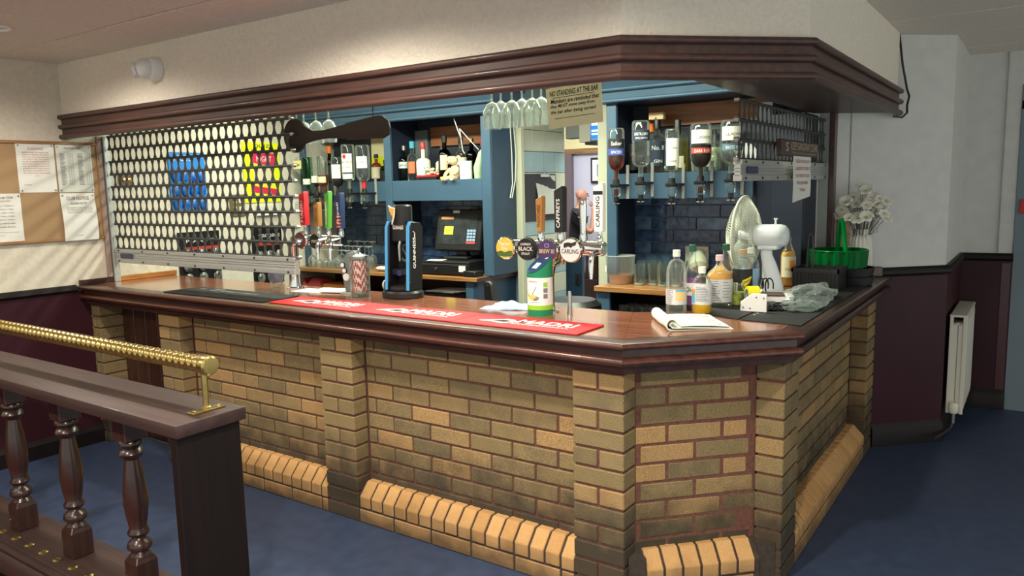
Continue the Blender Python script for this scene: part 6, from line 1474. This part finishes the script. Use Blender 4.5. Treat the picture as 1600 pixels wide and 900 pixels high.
for i in range(30):
    x = -1.0-0.115*i
    if min(abs(x-(-1.335-0.45*j)) for j in range(6)) > 0.05 or True: link('brass_stud', stm, rl, (x,-1.175,BZ))
bl = thing('brass_handrail','twisted brass rail on short posts along the top of the wooden railing','handrail',(0,-1.075,0.90))
n = 18; vs = []; fs = []; m = 1000; xr0, xr1 = -3.6, -0.905; RZ = 0.148
for i in range(m+1):
    x = xr0+(xr1-xr0)*i/m
    for k in range(n):
        a = 2*PI*k/n; r = 0.0235+0.0040*(0.5+0.5*math.cos(a-x*2*PI/0.034))
        vs.append((x,r*math.cos(a),RZ+r*math.sin(a)))
for i in range(m):
    for k in range(n): fs.append((i*n+k,i*n+(k+1)%n,(i+1)*n+(k+1)%n,(i+1)*n+k))
MB().add(vs,fs).obj('twisted_rail', M_brass, bl, smooth=80)
MB().lathe([(0,-0.92),(0.026,-0.92),(0.031,-0.913),(0.032,-0.90),(0.031,-0.886),(0.026,-0.880),(0,-0.879)],28,(0,0,RZ),0).obj('end_cap', M_brass, bl)
for x in (-0.975+0.055,-2.56):
    MB().lathe([(0,0.006),(0.014,0.006),(0.014,0.012),(0.010,0.016),(0.010,RZ-0.015),(0,RZ-0.015)],16,(x,0,0)).obj('post', M_brass, bl)
    MB().box(x-0.018,x+0.018,-0.058,0.058,0,0.007).obj('foot_plate', M_brass, bl, bev=0.002)
    for y in (-0.042,0.042): MB().ball((x,y,0.007),0.006,10,4,(1,1,0.5)).obj('screw', M_brass, bl)
struct(MB().box(-3.75,-0.6,-5,-1.27,0.0,0.012).obj('floor_3', M_carpet, smooth=0))

# ================================================================ radiator
rd = thing('panel_radiator','white double panel radiator with a thermostatic valve on the maroon wall','radiator',(0.785,2.75,0.15)); rd.scale = (1.15,1,1)
M_rad = mat('radiator_white', S(206,204,190), 0.4)
for x0,x1 in ((0.012,0.024),(0.072,0.086)):
    MB().box(x0,x1,0,0.62,0.02,0.60).obj('panel', M_rad, rd, bev=0.004)
for i in range(18): MB().box(0.0855,0.088,0.02+i*0.033,0.038+i*0.033,0.05,0.57).obj('flute', M_rad, rd, bev=0.001)
MB().box(0.008,0.088,-0.002,0.622,0.598,0.612).obj('top_grille', M_rad, rd, bev=0.003)
MB().box(0.010,0.026,-0.004,0.0,0.01,0.60).box(0.070,0.088,-0.004,0.0,0.01,0.60).obj('end_flange', M_rad, rd, bev=0.002)
MB().box(0.024,0.046,0.004,0.6,0.03,0.55).obj('end_filler', M_rad, rd)
MB().box(0.050,0.072,0.004,0.6,0.03,0.55).obj('end_filler', M_rad, rd)
MB().box(0.046,0.050,0.008,0.61,0.05,0.55).obj('convector_fin', M_inkg, rd)
MB().box(0.016,0.082,0.01,0.61,0.53,0.56).obj('top_manifold', M_rad, rd, bev=0.01)
MB().lathe([(0,-0.006),(0.008,-0.006),(0.008,0.0),(0,0.0)],12,(0.048,0,0.56),1).obj('bleed_plug', M_steel, rd)
MB().lathe([(0,0.02),(0.018,0.02),(0.024,0.03),(0.024,0.075),(0.020,0.085),(0,0.086)],16,(0.048,-0.03,0)).obj('valve_head', M_offw, rd)
MB().lathe([(0,-0.04),(0.010,-0.04),(0.010,0.02),(0,0.02)],12,(0.048,-0.03,0)).tube([(0.048,-0.03,0.0),(0.048,0.02,0.03)],0.009,8).obj('valve_body', M_steel, rd)
MB().tube([(0.048,-0.03,-0.04),(0.04,-0.04,-0.07),(0.01,-0.12,-0.09),(-0.02,-0.2,-0.10)],0.007,8).obj('feed_pipe', mat('painted_pipe',S(50,40,42),0.5), rd)
# ================================================================ the person in the room beyond
def skinfig(name, verts, edges, root, mt, parent, sub=2):
    """verts = [(x,y,z,r)]: one continuous surface grown with Skin + Subdivision"""
    me = bpy.data.meshes.new(name); me.from_pydata([v[:3] for v in verts], edges, [])
    o = link(name, me, parent)
    sk = o.modifiers.new('skin','SKIN'); sd = o.modifiers.new('sub','SUBSURF'); sd.levels = sub; sd.render_levels = sub
    for i, v in enumerate(verts):
        me.skin_vertices[0].data[i].radius = (v[3], v[3] if len(v) < 5 else v[4]); me.skin_vertices[0].data[i].use_root = (i == root)
    dg = bpy.context.evaluated_depsgraph_get(); dg.update()
    m2 = bpy.data.meshes.new_from_object(o.evaluated_get(dg)); o.modifiers.clear(); o.data = m2
    m2.materials.clear(); m2.materials.append(mt); m2.shade_smooth()
    return o
M_skin = mat('skin', S(176,124,98), 0.6); M_tee = mat('black_tee', S(24,24,30), 0.85); M_shorts = mat('grey_shorts', S(128,132,146), 0.9)
# local x = the way the figure faces, y = its left, z up
pn = thing('person','bald person in black T-shirt and grey shorts, hand raised, in the far room','person',(-3.83,6.40,-0.079), 0.52); pn.scale = (1.03,1.03,1.03)
V = [(0,0,0.80,0.10,0.12),(0.0,0,0.95,0.09,0.11),(0.0,0,1.10,0.085,0.11),(-0.01,0,1.22,0.07,0.10),(0.015,0,1.32,0.055),(0.035,0,1.375,0.050)]
E_ = [(0,1),(1,2),(2,3),(3,4),(4,5)]
n0 = len(V)
V += [(0.06,0,1.43,0.085,0.075),(0.045,0,1.50,0.098,0.080),(0.02,0,1.555,0.070,0.062)]; E_ += [(5,n0),(n0,n0+1),(n0+1,n0+2)]
for s in (-1,1):
    k = len(V)
    V += [(0.0,s*0.09,0.76,0.085),(0.02,s*0.095,0.44,0.055),(0.01,s*0.10,0.36,0.056),(-0.01,s*0.10,0.10,0.036),(0.0,s*0.10,0.045,0.038),(0.10,s*0.11,0.03,0.032),(0.18,s*0.115,0.022,0.022)]
    E_ += [(0,k)]+[(k+i,k+i+1) for i in range(6)]
k = len(V)   # right arm (towards us): raised to the face
V += [(0.0,-0.19,1.22,0.046),(0.14,-0.24,1.02,0.043),(0.18,-0.235,1.04,0.038),(0.20,-0.14,1.27,0.028),(0.19,-0.12,1.33,0.026)]
E_ += [(3,k)]+[(k+i,k+i+1) for i in range(4)]
k2 = len(V)  # left arm hanging
V += [(0.0,0.19,1.22,0.046),(0.02,0.24,0.99,0.043),(0.09,0.235,0.78,0.030),(0.11,0.23,0.71,0.026)]
E_ += [(3,k2)]+[(k2+i,k2+i+1) for i in range(3)]
skinfig('body', V, E_, 0, M_skin, pn)
hx, hz = 0.19, 1.35
for i in range(4):
    y = -0.142+i*0.017; L_ = (0.062,0.072,0.070,0.055)[i]
    skinfig('finger', [(hx,y,hz,0.010),(hx-0.012,y+0.004,hz+L_*0.55,0.009),(hx-0.035,y+0.006,hz+L_*0.9,0.008)], [(0,1),(1,2)], 0, M_skin, pn, 1)
skinfig('thumb', [(hx-0.01,-0.10,hz-0.015,0.011),(hx-0.035,-0.085,hz+0.01,0.010),(hx-0.05,-0.078,hz+0.03,0.008)], [(0,1),(1,2)], 0, M_skin, pn, 1)
skinfig('nose', [(0.125,0,1.485,0.010),(0.150,0,1.46,0.014)], [(0,1)], 0, M_skin, pn, 1)
for s in (-1,1): MB().ball((0.03,s*0.078,1.475),0.028,10,8,(0.8,0.35,1.2)).obj('ear', M_skin, pn, smooth=60)
for s in (-1,1): MB().ball((0.128,s*0.032,1.495),0.010,8,6).obj('eye', M_blk, pn, smooth=60)
MB().box(0.128,0.140,-0.025,0.025,1.425,1.432).obj('mouth', mat('lips',S(140,80,70),0.6), pn)
TV = [(0,0,0.78,0.135,0.165),(0.0,0,0.95,0.135,0.165),(0.0,0,1.10,0.130,0.170),(-0.01,0,1.235,0.125,0.180),(0.0,0,1.310,0.085,0.10)]
TE = [(0,1),(1,2),(2,3),(3,4)]
TV += [(0.0,-0.19,1.235,0.088),(0.085,-0.225,1.10,0.072),(0.0,0.19,1.235,0.088),(0.01,0.225,1.10,0.066)]; TE += [(3,5),(5,6),(3,7),(7,8)]
skinfig('t_shirt', TV, TE, 0, M_tee, pn)
SV = [(0,0,0.79,0.13,0.16)]; SE = []
for s in (-1,1):
    k = len(SV); SV += [(0.0,s*0.095,0.72,0.105),(0.015,s*0.10,0.44,0.085)]; SE += [(0,k),(k,k+1)]
skinfig('shorts', SV, SE, 0, M_shorts, pn)
for s in (-1,1):
    skinfig('shoe', [(-0.05,s*0.10,0.04,0.045),(0.06,s*0.108,0.038,0.045),(0.19,s*0.116,0.03,0.032)], [(0,1),(1,2)], 0, M_white, pn, 1)
# clipboard on the passage tiles
cpb = thing('clipboard','black clipboard with white sheets hung on the passage tiles','clipboard',(-1.826,2.13,1.325), PI/2)
MB().box(0,0.42,-0.006,0,0.0,0.34).obj('board', mat('dark_board',S(58,58,60),0.6), cpb, bev=0.003)
vs = []; fs = []
for i in range(5):
    for j in range(7): vs.append((0.135+0.27*i/4+0.02*(1-j/6)*(i==0), -0.008-0.006*math.sin(j*0.8+i*0.4)-0.01*(1-j/6), 0.045+0.285*j/6))
for i in range(4):
    for j in range(6): fs.append((i*7+j,(i+1)*7+j,(i+1)*7+j+1,i*7+j+1))
MB().add(vs,fs).obj('sheets', M_paper, cpb, smooth=60)
MB().box(0.18,0.30,-0.022,-0.004,0.318,0.338).tube([(0.20,-0.02,0.335),(0.24,-0.025,0.36),(0.28,-0.02,0.335)],0.004,6).obj('clip', M_steel, cpb)
